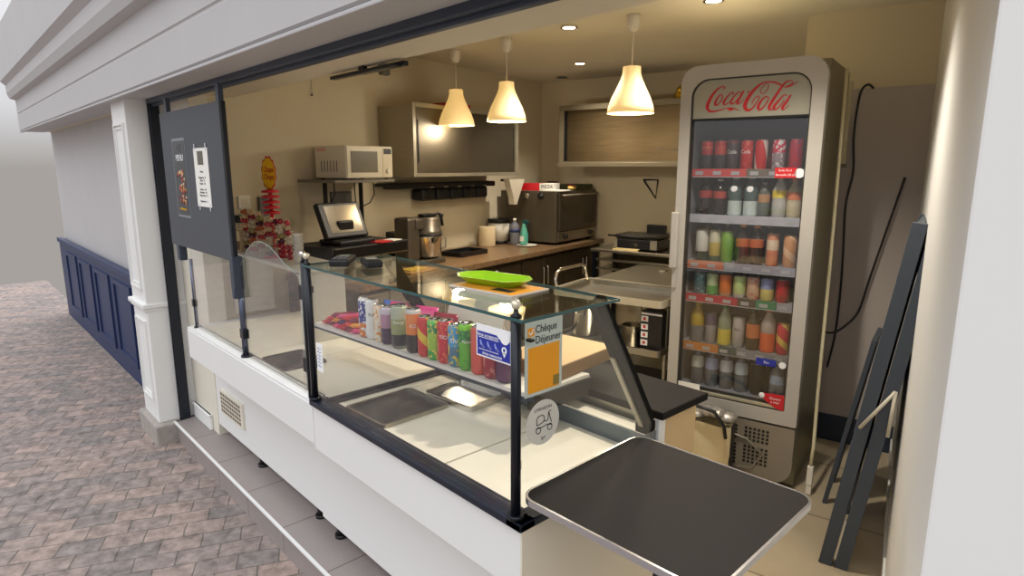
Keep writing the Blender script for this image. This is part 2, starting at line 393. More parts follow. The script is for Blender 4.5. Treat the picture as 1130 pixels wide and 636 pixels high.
for (fx, fy) in ((-2.35, 1.15), (-1.2, 1.15), (-2.35, 1.48), (-1.1, 1.48)):
    MB().cyl((X(fx), Y(fy), 0), (X(fx), Y(fy), .07), .018).cyl((X(fx), Y(fy), 0), (X(fx), Y(fy), .015), .028).build('foot', black_plastic, c2)
# service cabinet behind
c3 = thing('service_cabinet', 'beige cabinet with a dark laminate top behind the glass drinks case', 'cabinet', (-1.5, 1.7, 0))
X = lambda x: x+1.5
Y = lambda y: y-1.7
MB().box(X(-2.0), X(-1.035), Y(1.60), Y(1.80), 0, .835, bev=.002).build('cabinet_body', mat('beige_side', rgb(205, 178, 132), .5), c3)
MB().box(X(-1.04), X(-1.022), Y(1.565), Y(1.60), 0, .835, bev=.002).build('edge_strip', white_paint, c3)
MB().box(X(-2.0), X(-1.04), Y(1.58), Y(1.60), 0, .835).build('front_strip', steel_h, c3)
MB().box(X(-2.02), X(-1.01), Y(1.565), Y(1.83), .836, .862, bev=.004).build('top_board', laminate, c3)

# ------------------------------------------------------------------ glass case (right) and screens (left)
gc = thing('glass_display_case', 'glass display case on the navy rail with black posts and ball finials', 'display case', (-1.55, 1.2, .757))
X = lambda x: x+1.55
Y = lambda y: y-1.2
Z = lambda z: z-.757
def post(px, parent, X, Y, zb, r=.0125):
    p = MB().cyl((X(px), Y(.957), zb), (X(px), Y(.957), zb+.505), r).cyl((X(px), Y(.957), zb), (X(px), Y(.957), zb+.012), r*1.7).lathe([(r, 0), (r*1.1, .004), (.006, .010), (.0055, .02)], 16, (X(px), Y(.957), zb+.505)).build('post', black_metal, parent)
    MB().ball((X(px), Y(.957), zb+.505+.03), .0125).build('ball_finial', mat('finial_pale', rgb(222, 214, 190), .25, .5), p)
    for dz in (.12, .40):
        MB().box(X(px)-.02, X(px)+.0, Y(.957)+.005, Y(.957)+.02, zb+dz, zb+dz+.025, bev=.002).build('glass_clip', black_metal, p)
    return p
post(-1.02, gc, X, Y, 0.0); post(-2.105, gc, X, Y, 0.0)
MB().box(X(-2.09), X(-1.035), Y(.958), Y(.964), Z(.758), Z(1.254)).build('front_pane', clear_glass, gc)
MB().prism([(Y(.975), Z(.758)), (Y(1.498), Z(.758)), (Y(1.52), Z(.84)), (Y(1.275), Z(1.254)), (Y(.975), Z(1.254))], X(-1.024), X(-1.018), 'x').build('end_pane', clear_glass, gc)
tp = MB().box(X(-2.115), X(-.985), Y(.945), Y(1.295), Z(1.255), Z(1.264)).build('top_pane', green_glass, gc)
ed = MB()
ed.box(X(-2.117), X(-.983), Y(.9435), Y(.9452), Z(1.2555), Z(1.2635)).box(X(-2.117), X(-.983), Y(1.2948), Y(1.2965), Z(1.2555), Z(1.2635)).box(X(-.9852), X(-.9835), Y(.945), Y(1.295), Z(1.2555), Z(1.2635)).box(X(-2.117), X(-2.1152), Y(.945), Y(1.295), Z(1.2555), Z(1.2635))
ed.build('polished_edge', glass_edge, tp)
MB().box(X(-1.02), X(-1.0), Y(.985), Y(.999), Z(1.20), Z(1.206), bev=.001).build('glass_clip', black_metal, gc)
for sx in (-1.055, -2.085):
    p0, p1 = Vector((Y(1.275), Z(1.252))), Vector((Y(1.53), Z(.835)))
    d = (p1-p0).normalized(); n_ = Vector((-d.y, d.x))*.023
    s_ = MB().prism([tuple(p0-n_), tuple(p1-n_), tuple(p1+n_), tuple(p0+n_)], X(sx)-.002, X(sx)+.026, 'x')
    q0, q1 = p0+d*.19-n_*1.05, p1-n_*1.05
    s_.prism([tuple(q0), tuple(q1), tuple(q1-n_*.25), tuple(q0-n_*.25)], X(sx)+.002, X(sx)+.018, 'x', m=1)
    s_.box(X(sx)-.01, X(sx)+.03, Y(1.50), Y(1.55), Z(.806), Z(.84), m=0, bev=.003)
    s_.build('slanted_strut', [strut_black, steel], gc)
sh = MB().prism([(X(-2.60), Y(1.197)), (X(-1.30), Y(1.272)), (X(-1.30), Y(1.56)), (X(-2.60), Y(1.46))], Z(.908), Z(.918), 'z', m=0)
sh.prism([(X(-2.60), Y(1.193)), (X(-1.30), Y(1.268)), (X(-1.30), Y(1.272)), (X(-2.60), Y(1.197))], Z(.907), Z(.9195), 'z', m=1)
sh = sh.build('drinks_shelf', [white_plastic, mat('shelf_lip', rgb(205, 200, 195), .3)], gc)
MB().prism([(X(-2.60), Y(1.200)), (X(-1.29), Y(1.276)), (X(-1.29), Y(1.288)), (X(-2.60), Y(1.212))], Z(.894), Z(.908), 'z').build('shelf_bar', dark_grey, gc)
MB().box(X(-2.60), X(-2.585), Y(1.22), Y(1.45), Z(.757), Z(.908), bev=.002).build('shelf_bracket', clear_glass, gc)
MB().box(X(-1.315), X(-1.295), Y(1.28), Y(1.57), Z(.862), Z(.907), bev=.002).box(X(-1.60), X(-1.30), Y(1.38), Y(1.558), Z(.845), Z(.907)).box(X(-2.55), X(-1.60), Y(1.44), Y(1.45), Z(.86), Z(.907)).build('shelf_bracket', mat('bracket_brown', rgb(40, 34, 26), .5), gc)
MB().box(X(-2.07), X(-2.055), Y(.985), Y(1.50), Z(.749)+.0, Z(.765), bev=.002).box(X(-2.04), X(-2.032), Y(.985), Y(1.50), Z(.749), Z(.757)).build('deck_divider', black_metal, gc)

# left glass screens
gs = thing('glass_screen', 'clear glass counter screens clamped between slim grey posts under the blackboard', 'glass screen', (-2.9, 1.0, .742))
X = lambda x: x+2.9
Y = lambda y: y-1.0
Z = lambda z: z-.742
pm = mat('post_grey', rgb(92, 98, 116), .2, .7)
MB().cyl((X(-3.60), Y(.99), 0), (X(-3.60), Y(.99), Z(1.12)), .009).box(X(-3.615), X(-3.587), Y(.978), Y(1.0), Z(.86), Z(.90), bev=.002, m=1).cyl((X(-3.6), Y(.99), 0), (X(-3.6), Y(.99), .008), .016, m=1).build('post', [pm, black_metal], gs)
MB().cyl((X(-2.87), Y(.985), 0), (X(-2.87), Y(.985), Z(1.12)), .014).box(X(-2.892), X(-2.848), Y(.972), Y(1.0), Z(.83), Z(.875), bev=.003, m=1).cyl((X(-2.87), Y(.985), 0), (X(-2.87), Y(.985), .01), .022, m=1).build('post', [pm, black_metal], gs)
lp = MB().cyl((X(-2.165), Y(.97), 0), (X(-2.165), Y(.97), Z(1.262)), .011).lathe([(.011, 0), (.006, .01), (.005, .02)], 14, (X(-2.165), Y(.97), Z(1.262))).build('post', black_metal, gs)
MB().ball((X(-2.165), Y(.97), Z(1.292)), .0135).build('ball_finial', chrome, lp)
for z in (.84, 1.12): MB().box(X(-2.205), X(-2.172), Y(.962), Y(.985), Z(z), Z(z)+.055, bev=.003).build('hinge_clamp', black_metal, lp)
MB().box(X(-3.585), X(-2.89), Y(.985), Y(.991), Z(.745), Z(1.19)).build('pane', clear_glass, gs)
arch = [(-2.855, .745), (-2.235, .745), (-2.235, 1.175), (-2.26, 1.20), (-2.38, 1.235), (-2.50, 1.285), (-2.58, 1.30), (-2.66, 1.295), (-2.76, 1.25), (-2.855, 1.17)]
MB().prism([(X(a), Z(b)) for a, b in arch], Y(.985), Y(.991), 'y').build('pane', clear_glass, gs)
el = MB(); el.tube([(X(a), Y(.988), Z(b)) for a, b in arch[1:]], .0014, 6); el.build('polished_edge', mat('edge_pale', rgb(150, 166, 160), .2), gs)
MB().box(X(-2.225), X(-2.185), Y(.97), Y(.976), Z(.745), Z(1.22)).build('pane', clear_glass, gs)
# rear ledge of the left counter
rs = thing('raised_ledge', 'pale raised ledge behind the counter screens carrying the lollipop stand', 'shelf', (-3.0, 1.38, .742))
rt = MB().box(-.845, .15, -.12, .13, .358, .378, bev=.003).build('ledge_board', mat('ledge_pale', rgb(190, 186, 172), .5), rs)
for x in (-.80, .12): MB().box(x-.012, x+.012, -.11, .12, 0, .358).build('support_panel', MATS['ledge_pale'], rs)

# ------------------------------------------------------------------ blackboard over the screens
bb = thing('menu_board', 'large slate-grey menu board with two taped sheets hanging from the shopfront beam', 'menu board', (-3.33, .965, 1.19))
MB().box(-.46, .46, -.008, .008, 0, .69, bev=.002).box(-.46, -.44, .006, .02, 0, .69, m=1).box(.45, .462, .002, .02, 0, .69, m=1).build('board', [mat('slate', rgb(68, 72, 78), .55, noise=.12, nscale=3), black_metal], bb)
for x in (-.40, .40):
    MB().box(x-.02, x+.02, .008, .03, .62, .768, bev=.002).build('hanging_bracket', dark_grey, bb)
MB().box(-.40, -.35, -.004, .035, -.085, .02, bev=.004).build('clamp_block', dark_grey, bb)
MB().box(.43, .475, -.01, .035, -.13, .02, bev=.004).box(.445, .475, -.014, .03, -.17, -.12, bev=.004).build('clamp_block', dark_grey, bb)
MB().tube([(.415, 0, 0), (.413, -.004, .01), (.42, 0, .0)], .002, 5).build('hook', chrome, bb)
mn = thing('menu_poster', 'dark menu poster with burger pictures taped to the slate board', 'poster', (-3.50, .9545, 1.362))
MB().box(-.095, .095, 0, .002, 0, .37).build('sheet', mat('menu_black', rgb(52, 54, 58), .35), mn)
MB().box(-.105, .105, .0012, .0024, -.012, .382).build('plastic_sleeve', mat('sleeve_grey', rgb(120, 126, 134), .25), mn)
fm = [mat('food_bun', rgb(196, 130, 70), .6), mat('food_pale', rgb(220, 190, 150), .6), mat('food_meat', rgb(120, 60, 44), .6), mat('food_red', rgb(176, 90, 80), .6)]
fd = MB()
rr = random.Random(3)
for (cx, cz, n) in ((.03, .20, 10), (-.03, .19, 4), (.035, .135, 12), (-.035, .12, 4), (.03, .08, 12), (-.03, .07, 4)):
    for k in range(n):
        ax, az = cx+rr.uniform(-.035, .035), cz+rr.uniform(-.025, .025); r = rr.uniform(.007, .014)
        fd.lathe([(r, 0), (r*.6, .002)], 10, (0, 0, 0), m=rr.randrange(4), M=Matrix.Translation((ax, -.0002, az)) @ Matrix.Rotation(PI/2, 4, 'X'))
fd.build('food_pictures', fm, mn)
text_mesh('MENU', .045, white_ink, mn, (.01, -.001, .285), FRONT)
text_mesh('Nos Formules', .018, yellow_ink, mn, (0, -.001, .03), FRONT)
text_mesh('Sandwich   4,50\nPanini   5,00\nBurger   6,50', .013, grey_ink, mn, (0, -.001, .335), FRONT)
pr_ = thing('price_sheet', 'white printed price sheet with a small photo taped to the slate board', 'poster', (-3.163, .9545, 1.418))
MB().box(-.10, .10, 0, .002, 0, .272).build('sheet', paper, pr_)
for (x, z) in ((-.08, .272), (.08, .272), (-.07, -.005), (.08, -.005)): MB().box(x-.006, x+.006, -.001, 0, z-.012, z+.02).build('tape', mat('tape', rgb(205, 210, 214), .3), pr_)
MB().box(-.045, .035, -.001, 0, .195, .258).build('photo', mat('photo_dark', rgb(96, 92, 78), .5, noise=.6, nscale=60), pr_)
text_mesh('Pizzas\n\nMargherita   8\nReine   9\nRoyale   10\n\nCalzone   10\nOrientale   10\nVegetarienne   9\n\nSupplement   1', .0125, grey_ink, pr_, (0, -.001, .095), FRONT, spacing=1.1, sx=1.4)

# ------------------------------------------------------------------ labels on the glass case
s1 = thing('blue_notice', 'small blue and white notice stuck inside the front glass beside the finial post', 'sign', (-1.098, .9555, 1.142))
MB().box(-.064, .064, 0, .0015, 0, .082).build('card', white_ink, s1)
MB().prism([(-.060, .004), (.060, .004), (.060, .056), (.022, .056), (.012, .064), (-.060, .064)], -.0006, 0, 'y').build('blue_field', blue_ink, s1)
w_ = MB().lathe([(.0175, 0), (.0175, .0006)], 20, M=Matrix.Translation((.042, -.0006, .064)) @ Matrix.Rotation(PI/2, 4, 'X'))
w_.lathe([(.009, 0), (.009, .0006)], 16, M=Matrix.Translation((.04, -.0006, .032)) @ Matrix.Rotation(PI/2, 4, 'X')).prism([(.033, .026), (.047, .026), (.04, .014)], -.0012, -.0006, 'y')
w_.lathe([(.004, 0), (.004, .0006)], 12, m=1, M=Matrix.Translation((.04, -.0012, .033)) @ Matrix.Rotation(PI/2, 4, 'X'))
for k in range(3):
    x = -.048+k*.027
    w_.ribbon([[(x, .042, .004), (x+.004, .032, .006), (x+.014, .024, .003)], [(x+.004, .028, .003), (x+.014, .027, .003)]], -.0012, -.0006, m=2)
w_.box(-.054, .02, -.0012, -.0006, .049, .0503).box(-.054, .02, -.0012, -.0006, .0185, .0196)
w_.build('icons', [white_ink, blue_ink, mat('pale_blue', rgb(150, 160, 225), .5)], s1)
text_mesh('Nous acceptons', .0125, white_ink, s1, (-.022, -.001, .0565), FRONT, ext=.0002)
text_mesh('titres restaurant', .011, white_ink, s1, (-.004, -.001, .0105), FRONT, ext=.0002)
s2 = thing('meal_voucher_sign', 'orange and pale grey meal voucher sign stuck on the end glass of the case', 'sign', (-1.0165, 1.047, 1.058), PI/2)
MB().box(-.064, .064, 0, .0015, 0, .185).build('card', mat('card_grey', rgb(196, 206, 196), .5), s2)
MB().box(-.054, .054, -.0006, 0, .008, .122).build('orange_field', orange_ink, s2)
i_ = MB().box(-.056, -.034, -.0006, 0, .150, .171, m=0).box(.033, .054, -.0012, -.0006, .012, .038, m=1)
i_.ribbon([[(-.052, .162, .003), (-.046, .155, .003), (-.037, .168, .003)]], -.0012, -.0006, m=2)
i_.build('emblem', [orange_ink, mat('olive', rgb(140, 120, 50), .5), white_ink], s2)
text_mesh('Chèque\nDéjeuner', .0275, black_ink, s2, (-.031, -.001, .151), FRONT, align='LEFT', ext=.0002, sx=.86, spacing=.95)
s3 = thing('round_sticker', 'round white scooter sticker on the end glass under the voucher sign', 'sticker', (-1.0165, 1.045, .982), PI/2)
MB().lathe([(.058, 0), (.058, .001)], 40, M=Matrix.Rotation(PI/2, 4, 'X')).build('disc', mat('sticker_white', rgb(214, 212, 200), .5), s3)
g_ = MB().ribbon([[(-.022, -.004, .0022), (-.02, .016, .0022), (.0, .018, .0022), (.002, .002, .0022), (-.022, -.004, .0022)],
                  [(.002, .002, .0022), (.016, .002, .0022), (.02, .022, .0022), (.028, .024, .0022)],
                  [(.02, .022, .0022), (.03, -.008, .0022)], [(-.026, -.012, .0022), (.0, -.012, .0022), (.014, -.01, .0022), (.03, -.014, .0022)]], -.0016, -.001, 0)
for cx in (-.016, .024):
    g_.ribbon([[(cx+.008*math.cos(a*PI/4), -.018+.008*math.sin(a*PI/4), .0022) for a in range(9)]], -.0016, -.001, 0)
g_.build('scooter_drawing', black_ink, s3)
text_mesh('LIVRAISON', .0125, black_ink, s3, (0, -.0012, .036), FRONT, ext=.0002)
text_mesh('7j/7', .011, black_ink, s3, (0, -.0012, -.042), FRONT, ext=.0002)
s4 = thing('handwritten_label', 'narrow white label with blue handwriting stuck by the case post', 'label', (-2.045, .9555, .88))
MB().box(-.022, .022, 0, .0015, 0, .105).build('card', white_ink, s4)
MB().ribbon([[(-.014, .018+k*.013, .0016), (-.006, .024+k*.013, .0016), (.002, .017+k*.013, .0016), (.013, .023+k*.013, .0016)] for k in range(6)], -.0008, 0).build('handwriting', mat('pen_blue', rgb(60, 90, 150), .6), s4)

# ------------------------------------------------------------------ cans
def can_mat(name, base, bands=(), diag=None, dscale=(1.5, 60), blotch=None):
    """printed can: horizontal colour bands by height, optional diagonal stripes or blotches of print"""
    if name in MATS: return MATS[name]
    m = bpy.data.materials.new(name); m.use_nodes = True; nt = m.node_tree; b = nt.nodes['Principled BSDF']
    tc = nt.nodes.new('ShaderNodeTexCoord'); sp = nt.nodes.new('ShaderNodeSeparateXYZ'); nt.links.new(tc.outputs['Object'], sp.inputs[0])
    rp = nt.nodes.new('ShaderNodeValToRGB'); rp.color_ramp.interpolation = 'CONSTANT'
    sc = nt.nodes.new('ShaderNodeMath'); sc.operation = 'MULTIPLY'; sc.inputs[1].default_value = 5.0
    nt.links.new(sp.outputs[2], sc.inputs[0]); nt.links.new(sc.outputs[0], rp.inputs[0])
    rp.color_ramp.elements[0].color = base; rp.color_ramp.elements[0].position = 0
    rp.color_ramp.elements[1].color = base; rp.color_ramp.elements[1].position = 1
    for z, c in bands:
        e = rp.color_ramp.elements.new(z*5.0); e.color = c
    col = rp.outputs[0]
    if diag:
        at = nt.nodes.new('ShaderNodeMath'); at.operation = 'ARCTAN2'; nt.links.new(sp.outputs[1], at.inputs[0]); nt.links.new(sp.outputs[0], at.inputs[1])
        a1 = nt.nodes.new('ShaderNodeMath'); a1.operation = 'MULTIPLY_ADD'; a1.inputs[1].default_value = dscale[0]
        z1 = nt.nodes.new('ShaderNodeMath'); z1.operation = 'MULTIPLY'; z1.inputs[1].default_value = dscale[1]; nt.links.new(sp.outputs[2], z1.inputs[0])
        nt.links.new(at.outputs[0], a1.inputs[0]); nt.links.new(z1.outputs[0], a1.inputs[2])
        sn = nt.nodes.new('ShaderNodeMath'); sn.operation = 'SINE'; nt.links.new(a1.outputs[0], sn.inputs[0])
        gt = nt.nodes.new('ShaderNodeMath'); gt.operation = 'GREATER_THAN'; gt.inputs[1].default_value = .45; nt.links.new(sn.outputs[0], gt.inputs[0])
        mx = nt.nodes.new('ShaderNodeMix'); mx.data_type = 'RGBA'; mx.inputs[7].default_value = diag; nt.links.new(gt.outputs[0], mx.inputs[0]); nt.links.new(col, mx.inputs[6]); col = mx.outputs[2]
    if blotch:
        n = nt.nodes.new('ShaderNodeTexNoise'); n.inputs['Scale'].default_value = 55; nt.links.new(tc.outputs['Object'], n.inputs['Vector'])
        gt = nt.nodes.new('ShaderNodeMath'); gt.operation = 'GREATER_THAN'; gt.inputs[1].default_value = .56; nt.links.new(n.outputs['Fac'], gt.inputs[0])
        mx = nt.nodes.new('ShaderNodeMix'); mx.data_type = 'RGBA'; mx.inputs[7].default_value = blotch; nt.links.new(gt.outputs[0], mx.inputs[0]); nt.links.new(col, mx.inputs[6]); col = mx.outputs[2]
    nt.links.new(col, b.inputs['Base Color']); b.inputs['Roughness'].default_value = .32; b.inputs['Metallic'].default_value = .15
    MATS[name] = m; return m
def can(label, m, h, r, loc, rz=0, txt=None, tcol=None, tz=.5, tsize=.02, name='drinks_can', group=None, parts=True):
    t = thing(name, label, 'drinks can', loc, rz, group)
    MB().lathe([(r*.78, 0), (r*.84, .003), (r, .010), (r, h-.012), (r*.86, h-.003)], 24, cap=True).build('can_body', m, t)
    MB().lathe([(r*.86, h-.0035), (r*.88, h), (r*.82, h), (r*.80, h-.003)], 24, cap=True).box(-.008, .008, -.004, .014, h-.003, h-.001, bev=.001).build('can_lid', chrome, t)
    if txt: text_mesh(txt, tsize, tcol, t, (0, 0, h*tz), 0, bend=r, ext=.0002)
    return t
W_, K_ = rgb(238, 238, 236), rgb(24, 26, 32)
row = [  # px fraction along shelf given by X
 (-2.235, 0.165, 0.026, can_mat('can_a', rgb(40, 60, 140), [(.0, rgb(225, 130, 40)), (.06, rgb(40, 60, 140)), (.15, W_)], blotch=rgb(235, 235, 240)), 'blue and white can with orange foot at the far end of the can row', None),
 (-2.183, 0.165, 0.026, can_mat('can_b', rgb(232, 230, 226), [(.015, W_)]), 'plain white can with dark lettering in the counter case can row', ('fizz', K_, .018)),
 (-2.126, 0.15, 0.026, can_mat('can_c', rgb(236, 226, 205), blotch=rgb(232, 150, 40)), 'cream can with orange fruit print in the counter case can row', None),
 (-2.077, 0.15, 0.0275, can_mat('can_d', rgb(70, 50, 84), [(.0, rgb(60, 44, 76)), (.065, rgb(176, 130, 158)), (.12, rgb(206, 190, 205))]), 'mauve can with a dark purple lower half in the can row', None),
 (-2, 0.168, 0.033, can_mat('can_e', rgb(40, 44, 50), [(.0, rgb(120, 126, 110)), (.012, rgb(40, 44, 50)), (.055, rgb(150, 160, 110)), (.115, rgb(176, 182, 160))]), 'tall olive and silver energy drink can with a charcoal lower band', ('Energy', W_, .016)),
 (-1.912, 0.168, 0.029, can_mat('can_f', rgb(44, 42, 44), [(.0, rgb(44, 42, 44)), (.07, rgb(226, 130, 60)), (.15, rgb(205, 200, 196))]), 'orange can with a black lower half and silver shoulder', ('ICE', W_, .018)),
 (-1.845, 0.15, 0.0275, can_mat('can_g', rgb(205, 48, 48), diag=rgb(226, 190, 60)), 'red can crossed by yellow diagonal stripes in the can row', None),
 (-1.787, 0.15, 0.028, can_mat('can_h', rgb(50, 150, 62), [(.0, rgb(50, 160, 70)), (.035, rgb(150, 190, 70)), (.10, rgb(40, 140, 80)), (.13, rgb(70, 190, 90))], blotch=rgb(225, 205, 90)), 'green can with yellow fruit print beside the red lettered can', None),
 (-1.73, 0.155, 0.028, can_mat('can_i', rgb(206, 44, 56), [(.0, rgb(200, 40, 60)), (.145, rgb(190, 40, 50))], blotch=rgb(222, 110, 70)), 'red can with white capital lettering in the can row', ('TICO', W_, .0185)),
 (-1.674, 0.15, 0.0275, can_mat('can_j', rgb(58, 130, 180), [(.0, rgb(60, 130, 150)), (.03, rgb(80, 120, 150)), (.07, rgb(70, 150, 200))], blotch=rgb(220, 190, 60)), 'sky blue can with yellow fruit print in the can row', ('TRO', W_, .021)),
 (-1.617, 0.165, 0.028, can_mat('can_k', rgb(110, 190, 40), [(.0, rgb(96, 172, 50)), (.10, rgb(40, 120, 60)), (.14, rgb(130, 210, 40))], blotch=rgb(80, 160, 60)), 'bright lime green can beside the blue notice', ('Pulco', W_, .0145)),
 (-1.554, 0.165, 0.029, can_mat('can_l', rgb(206, 84, 74)), 'coral red can half hidden behind the blue notice', None),
 (-1.494, 0.158, 0.029, can_mat('can_m', rgb(150, 36, 52), blotch=rgb(190, 110, 110)), 'dark red can with a pale face print under the blue notice', None),
 (-1.435, 0.158, 0.029, can_mat('can_n', rgb(84, 40, 80)), 'purple can standing last of the row next to the finial post', None),
]
SZ = .9205
for (cx, h, r, m, lab, tx) in row:
    tt = None if tx is None else mat('can_txt_w' if tx[1] == W_ else 'can_txt_k', tx[1], .5)
    can(lab, m, h, r, (cx, 1.23+.0577*(cx+2.60), SZ), math.radians(50), tx[0] if tx else None, tt, .62, tx[2] if tx else .02, group='drinks cans lined along the counter case shelf')

# candy bars heaped at the far end of the shelf
bar_cols = [rgb(190, 30, 50), rgb(214, 60, 70), rgb(120, 30, 60), rgb(226, 150, 60), rgb(210, 70, 120), rgb(60, 50, 100)]
bar_names = ['crimson', 'scarlet', 'maroon', 'orange', 'pink', 'indigo']
rr = random.Random(11)
k = 0
heap = []
for lay, (cnt_, x0) in enumerate(((6, -2.53), (5, -2.51), (4, -2.49))):
    for i in range(cnt_):
        for j in range(2 if lay < 2 else 1):
            heap.append((x0+i*.05+(.012 if j else 0), 1.265+j*.085+lay*.012, lay*.0165, [62, 48, 70, 55][(i+j+lay) % 4], (i*2+j*3+lay) % 6, lay, i, j))
for (bx, by, bz, a, ci, lay, i, j) in heap:
    t = thing('candy_bar', '%s wrapped candy bar, %s from the case post, %s of the heap%s' % (bar_names[ci], ['first', 'second', 'third', 'fourth', 'fifth', 'sixth'][i], ['bottom layer', 'middle layer', 'top layer'][lay], ['', ', kitchen side'][j]), 'candy bar', (bx, by, SZ+bz), math.radians(a), 'candy bars heaped on the case shelf')
    MB().box(-.045, .045, -.017, .017, 0, .016, bev=.006, seg=2).build('wrapper', mat('bar_%d' % ci, bar_cols[ci], .3, noise=.4, nscale=60), t)
    MB().box(-.055, -.044, -.015, .015, .007, .009).box(.044, .055, -.015, .015, .007, .009).build('crimped_end', mat('bar_end_%d' % ci, tuple(min(1, c*1.4) for c in bar_cols[ci][:3])+(1,), .25, .3), t)
# sweet bags behind the cans
def pillow(sx, sy, sz, n=8, seed=0):
    b = MB(); r = random.Random(seed)
    grid = []
    for side in (1, -1):
        g = []
        for i in range(n+1):
            rw = []
            for j in range(n+1):
                x, z = -1+2*i/n, -1+2*j/n
                e = max(0, (1-x**4))*max(0, (1-z**4))
                rw.append(b.bm.verts.new((x*sx/2, side*(sy/2*e**.6+.0006)+r.uniform(-1, 1)*sy*.05*e, sz/2+z*sz/2)))
            g.append(rw)
        grid.append(g)
        for i in range(n):
            for j in range(n):
                f = b.bm.faces.new((g[i][j], g[i+1][j], g[i+1][j+1], g[i][j+1])); f.smooth = True
    A, B = grid
    for i in range(n):
        b.bm.faces.new((A[i][0], A[i+1][0], B[i+1][0], B[i][0])); b.bm.faces.new((A[i][n], A[i+1][n], B[i+1][n], B[i][n]))
        b.bm.faces.new((A[0][i], A[0][i+1], B[0][i+1], B[0][i])); b.bm.faces.new((A[n][i], A[n][i+1], B[n][i+1], B[n][i]))
    return b
for (bx, by, a, col, lab, h, lean) in ((-2.22, 1.38, 15, rgb(222, 60, 130), 'hot pink sweet bag standing behind the candy bar heap', .12, -20), (-2.13, 1.34, 25, rgb(190, 90, 120), 'rose sweet bag leaning behind the white can', .13, -22),
                              (-1.99, 1.35, 20, rgb(226, 70, 140), 'magenta sweet bag leaning behind the olive can', .145, -22), (-1.87, 1.36, 20, rgb(140, 36, 56), 'wine red sweet bag beside the paper bags', .135, -20), (-2.34, 1.43, 15, rgb(70, 110, 190), 'blue sweet bag behind the pink ones', .10, -15)):
    t = thing('sweet_bag', lab, 'sweet bag', (bx, by, SZ+.004), math.radians(a), 'sweet bags behind the counter cans')
    o = pillow(.11, .035, h, seed=int(bx*100)).build('bag_film', mat('bag_%s' % lab.split()[0], col, .25, noise=.35, nscale=30), t); o.rotation_euler = (math.radians(lean), 0, 0)
# stack of white paper bags leaning
for k in range(5):
    t = thing('paper_bag', ['white paper bag leaning frontmost of the stack behind the cans', 'second white paper bag of the leaning stack', 'third white paper bag of the leaning stack behind the cans', 'fourth white paper bag of the leaning stack behind the cans', 'rearmost white paper bag of the leaning stack, corner peaking up'][k], 'paper bag', (-1.80-.004*k, 1.425+.014*k, SZ), math.radians(8), 'white paper bags behind the cans')
    b = MB().prism([(-.14, 0), (.15, 0), (.15, .18+.012*k), (-.02+.01*k, .235+.018*k), (-.14, .17+.01*k)], 0, .003, 'y')
    o = b.build('bag_sheet', mat('bag_white', rgb(228, 224, 210), .8), t); o.rotation_euler = (math.radians(-22), 0, 0)
# cardboard tray at the end of the shelf
t = thing('cardboard_box', 'flat open cardboard box at the end of the case shelf', 'box', (-1.45, 1.58, SZ), math.radians(6))
MB().box(-.12, .12, -.18, .16, .0, .045, bev=.002).build('box_shell', cardboard, t)
MB().box(-.119, .119, -.179, .159, .0455, .049).build('kraft_sheet', mat('kraft', rgb(214, 182, 132), .7, noise=.06, nscale=14, stretch=(1, 9, 1)), t)
# trays on the deck
def shallow(name, lab, cat, loc, rz, w, d, h, m, m2=None, r=.02, lip=.01):
    t = thing(name, lab, cat, loc, rz)
    o_ = rrect(-w/2, w/2, -d/2, d/2, r); i_ = rrect(-w/2+lip, w/2-lip, -d/2+lip, d/2-lip, r*.8)
    MB().frame(o_, i_, 0, h, 'z').build('rim', m2 or m, t)
    MB().prism(i_, .001, max(.004, h-.012), 'z').build('pan_floor', m, t)
    return t
shallow('baking_tray', 'dark steel baking tray with rounded corners lying on the case deck', 'tray', (-1.845, 1.145, .7485), math.radians(2), .25, .285, .012, mat('tray_dark', rgb(96, 96, 96), .3, .8, noise=.15, nscale=7), steel_h)
shallow('foil_tray', 'bright silver tray lying behind the dark baking tray', 'tray', (-1.765, 1.393, .7485), math.radians(4), .25, .195, .02, mat('foil', rgb(214, 214, 210), .22, .9, noise=.1, nscale=20), chrome)
shallow('baking_tray', 'dark tray lying on the deck behind the arched glass pane', 'tray', (-2.66, 1.12, .7425), math.radians(2), .25, .20, .010, MATS['tray_dark'], MATS['tray_dark'])

# ------------------------------------------------------------------ on top of the glass case
t = thing('framed_flyer', 'orange flyer in a pale frame lying on the glass top under the green dish', 'flyer', (-1.30, 1.15, 1.2645), math.radians(4))
MB().box(-.125, .125, -.075, .075, 0, .006, bev=.001).build('frame_board', mat('frame_pale', rgb(200, 190, 178), .4), t)
MB().box(-.118, .118, -.068, .068, .006, .0068).build('print', [mat('flyer_orange', rgb(222, 150, 40), .5, noise=.3, nscale=12)], t)
MB().box(.02, .09, -.05, -.02, .0068, .0074).build('dark_block', black_ink, t)
t = thing('green_dish', 'lime green oblong plastic dish on the glass case top', 'dish', (-1.335, 1.165, 1.272), math.radians(10))
oc = lambda w, d, c: [(-w+c, -d), (w-c, -d), (w, -d+c), (w, d-c), (w-c, d), (-w+c, d), (-w, d-c), (-w, -d+c)]
bm_ = MB()
lv = [(oc(.085, .034, .02), .0), (oc(.115, .056, .035), .018), (oc(.122, .062, .04), .022), (oc(.119, .059, .039), .022), (oc(.108, .050, .03), .016), (oc(.082, .031, .018), .003)]
rings = [[bm_.bm.verts.new((p[0], p[1], z)) for p in poly] for poly, z in lv]
for i in range(len(rings)-1):
    for k in range(8): bm_.bm.faces.new((rings[i][k], rings[i][(k+1) % 8], rings[i+1][(k+1) % 8], rings[i+1][k]))
bm_.bm.faces.new(rings[0]); bm_.bm.faces.new(rings[-1])
bm_.build('dish_shell', green_plastic, t)
t = thing('card_terminal', 'black card payment terminal lying on the glass top by the double posts', 'card terminal', (-2.015, 1.05, 1.2645), math.radians(50)); t.scale = (.85, .85, .85)
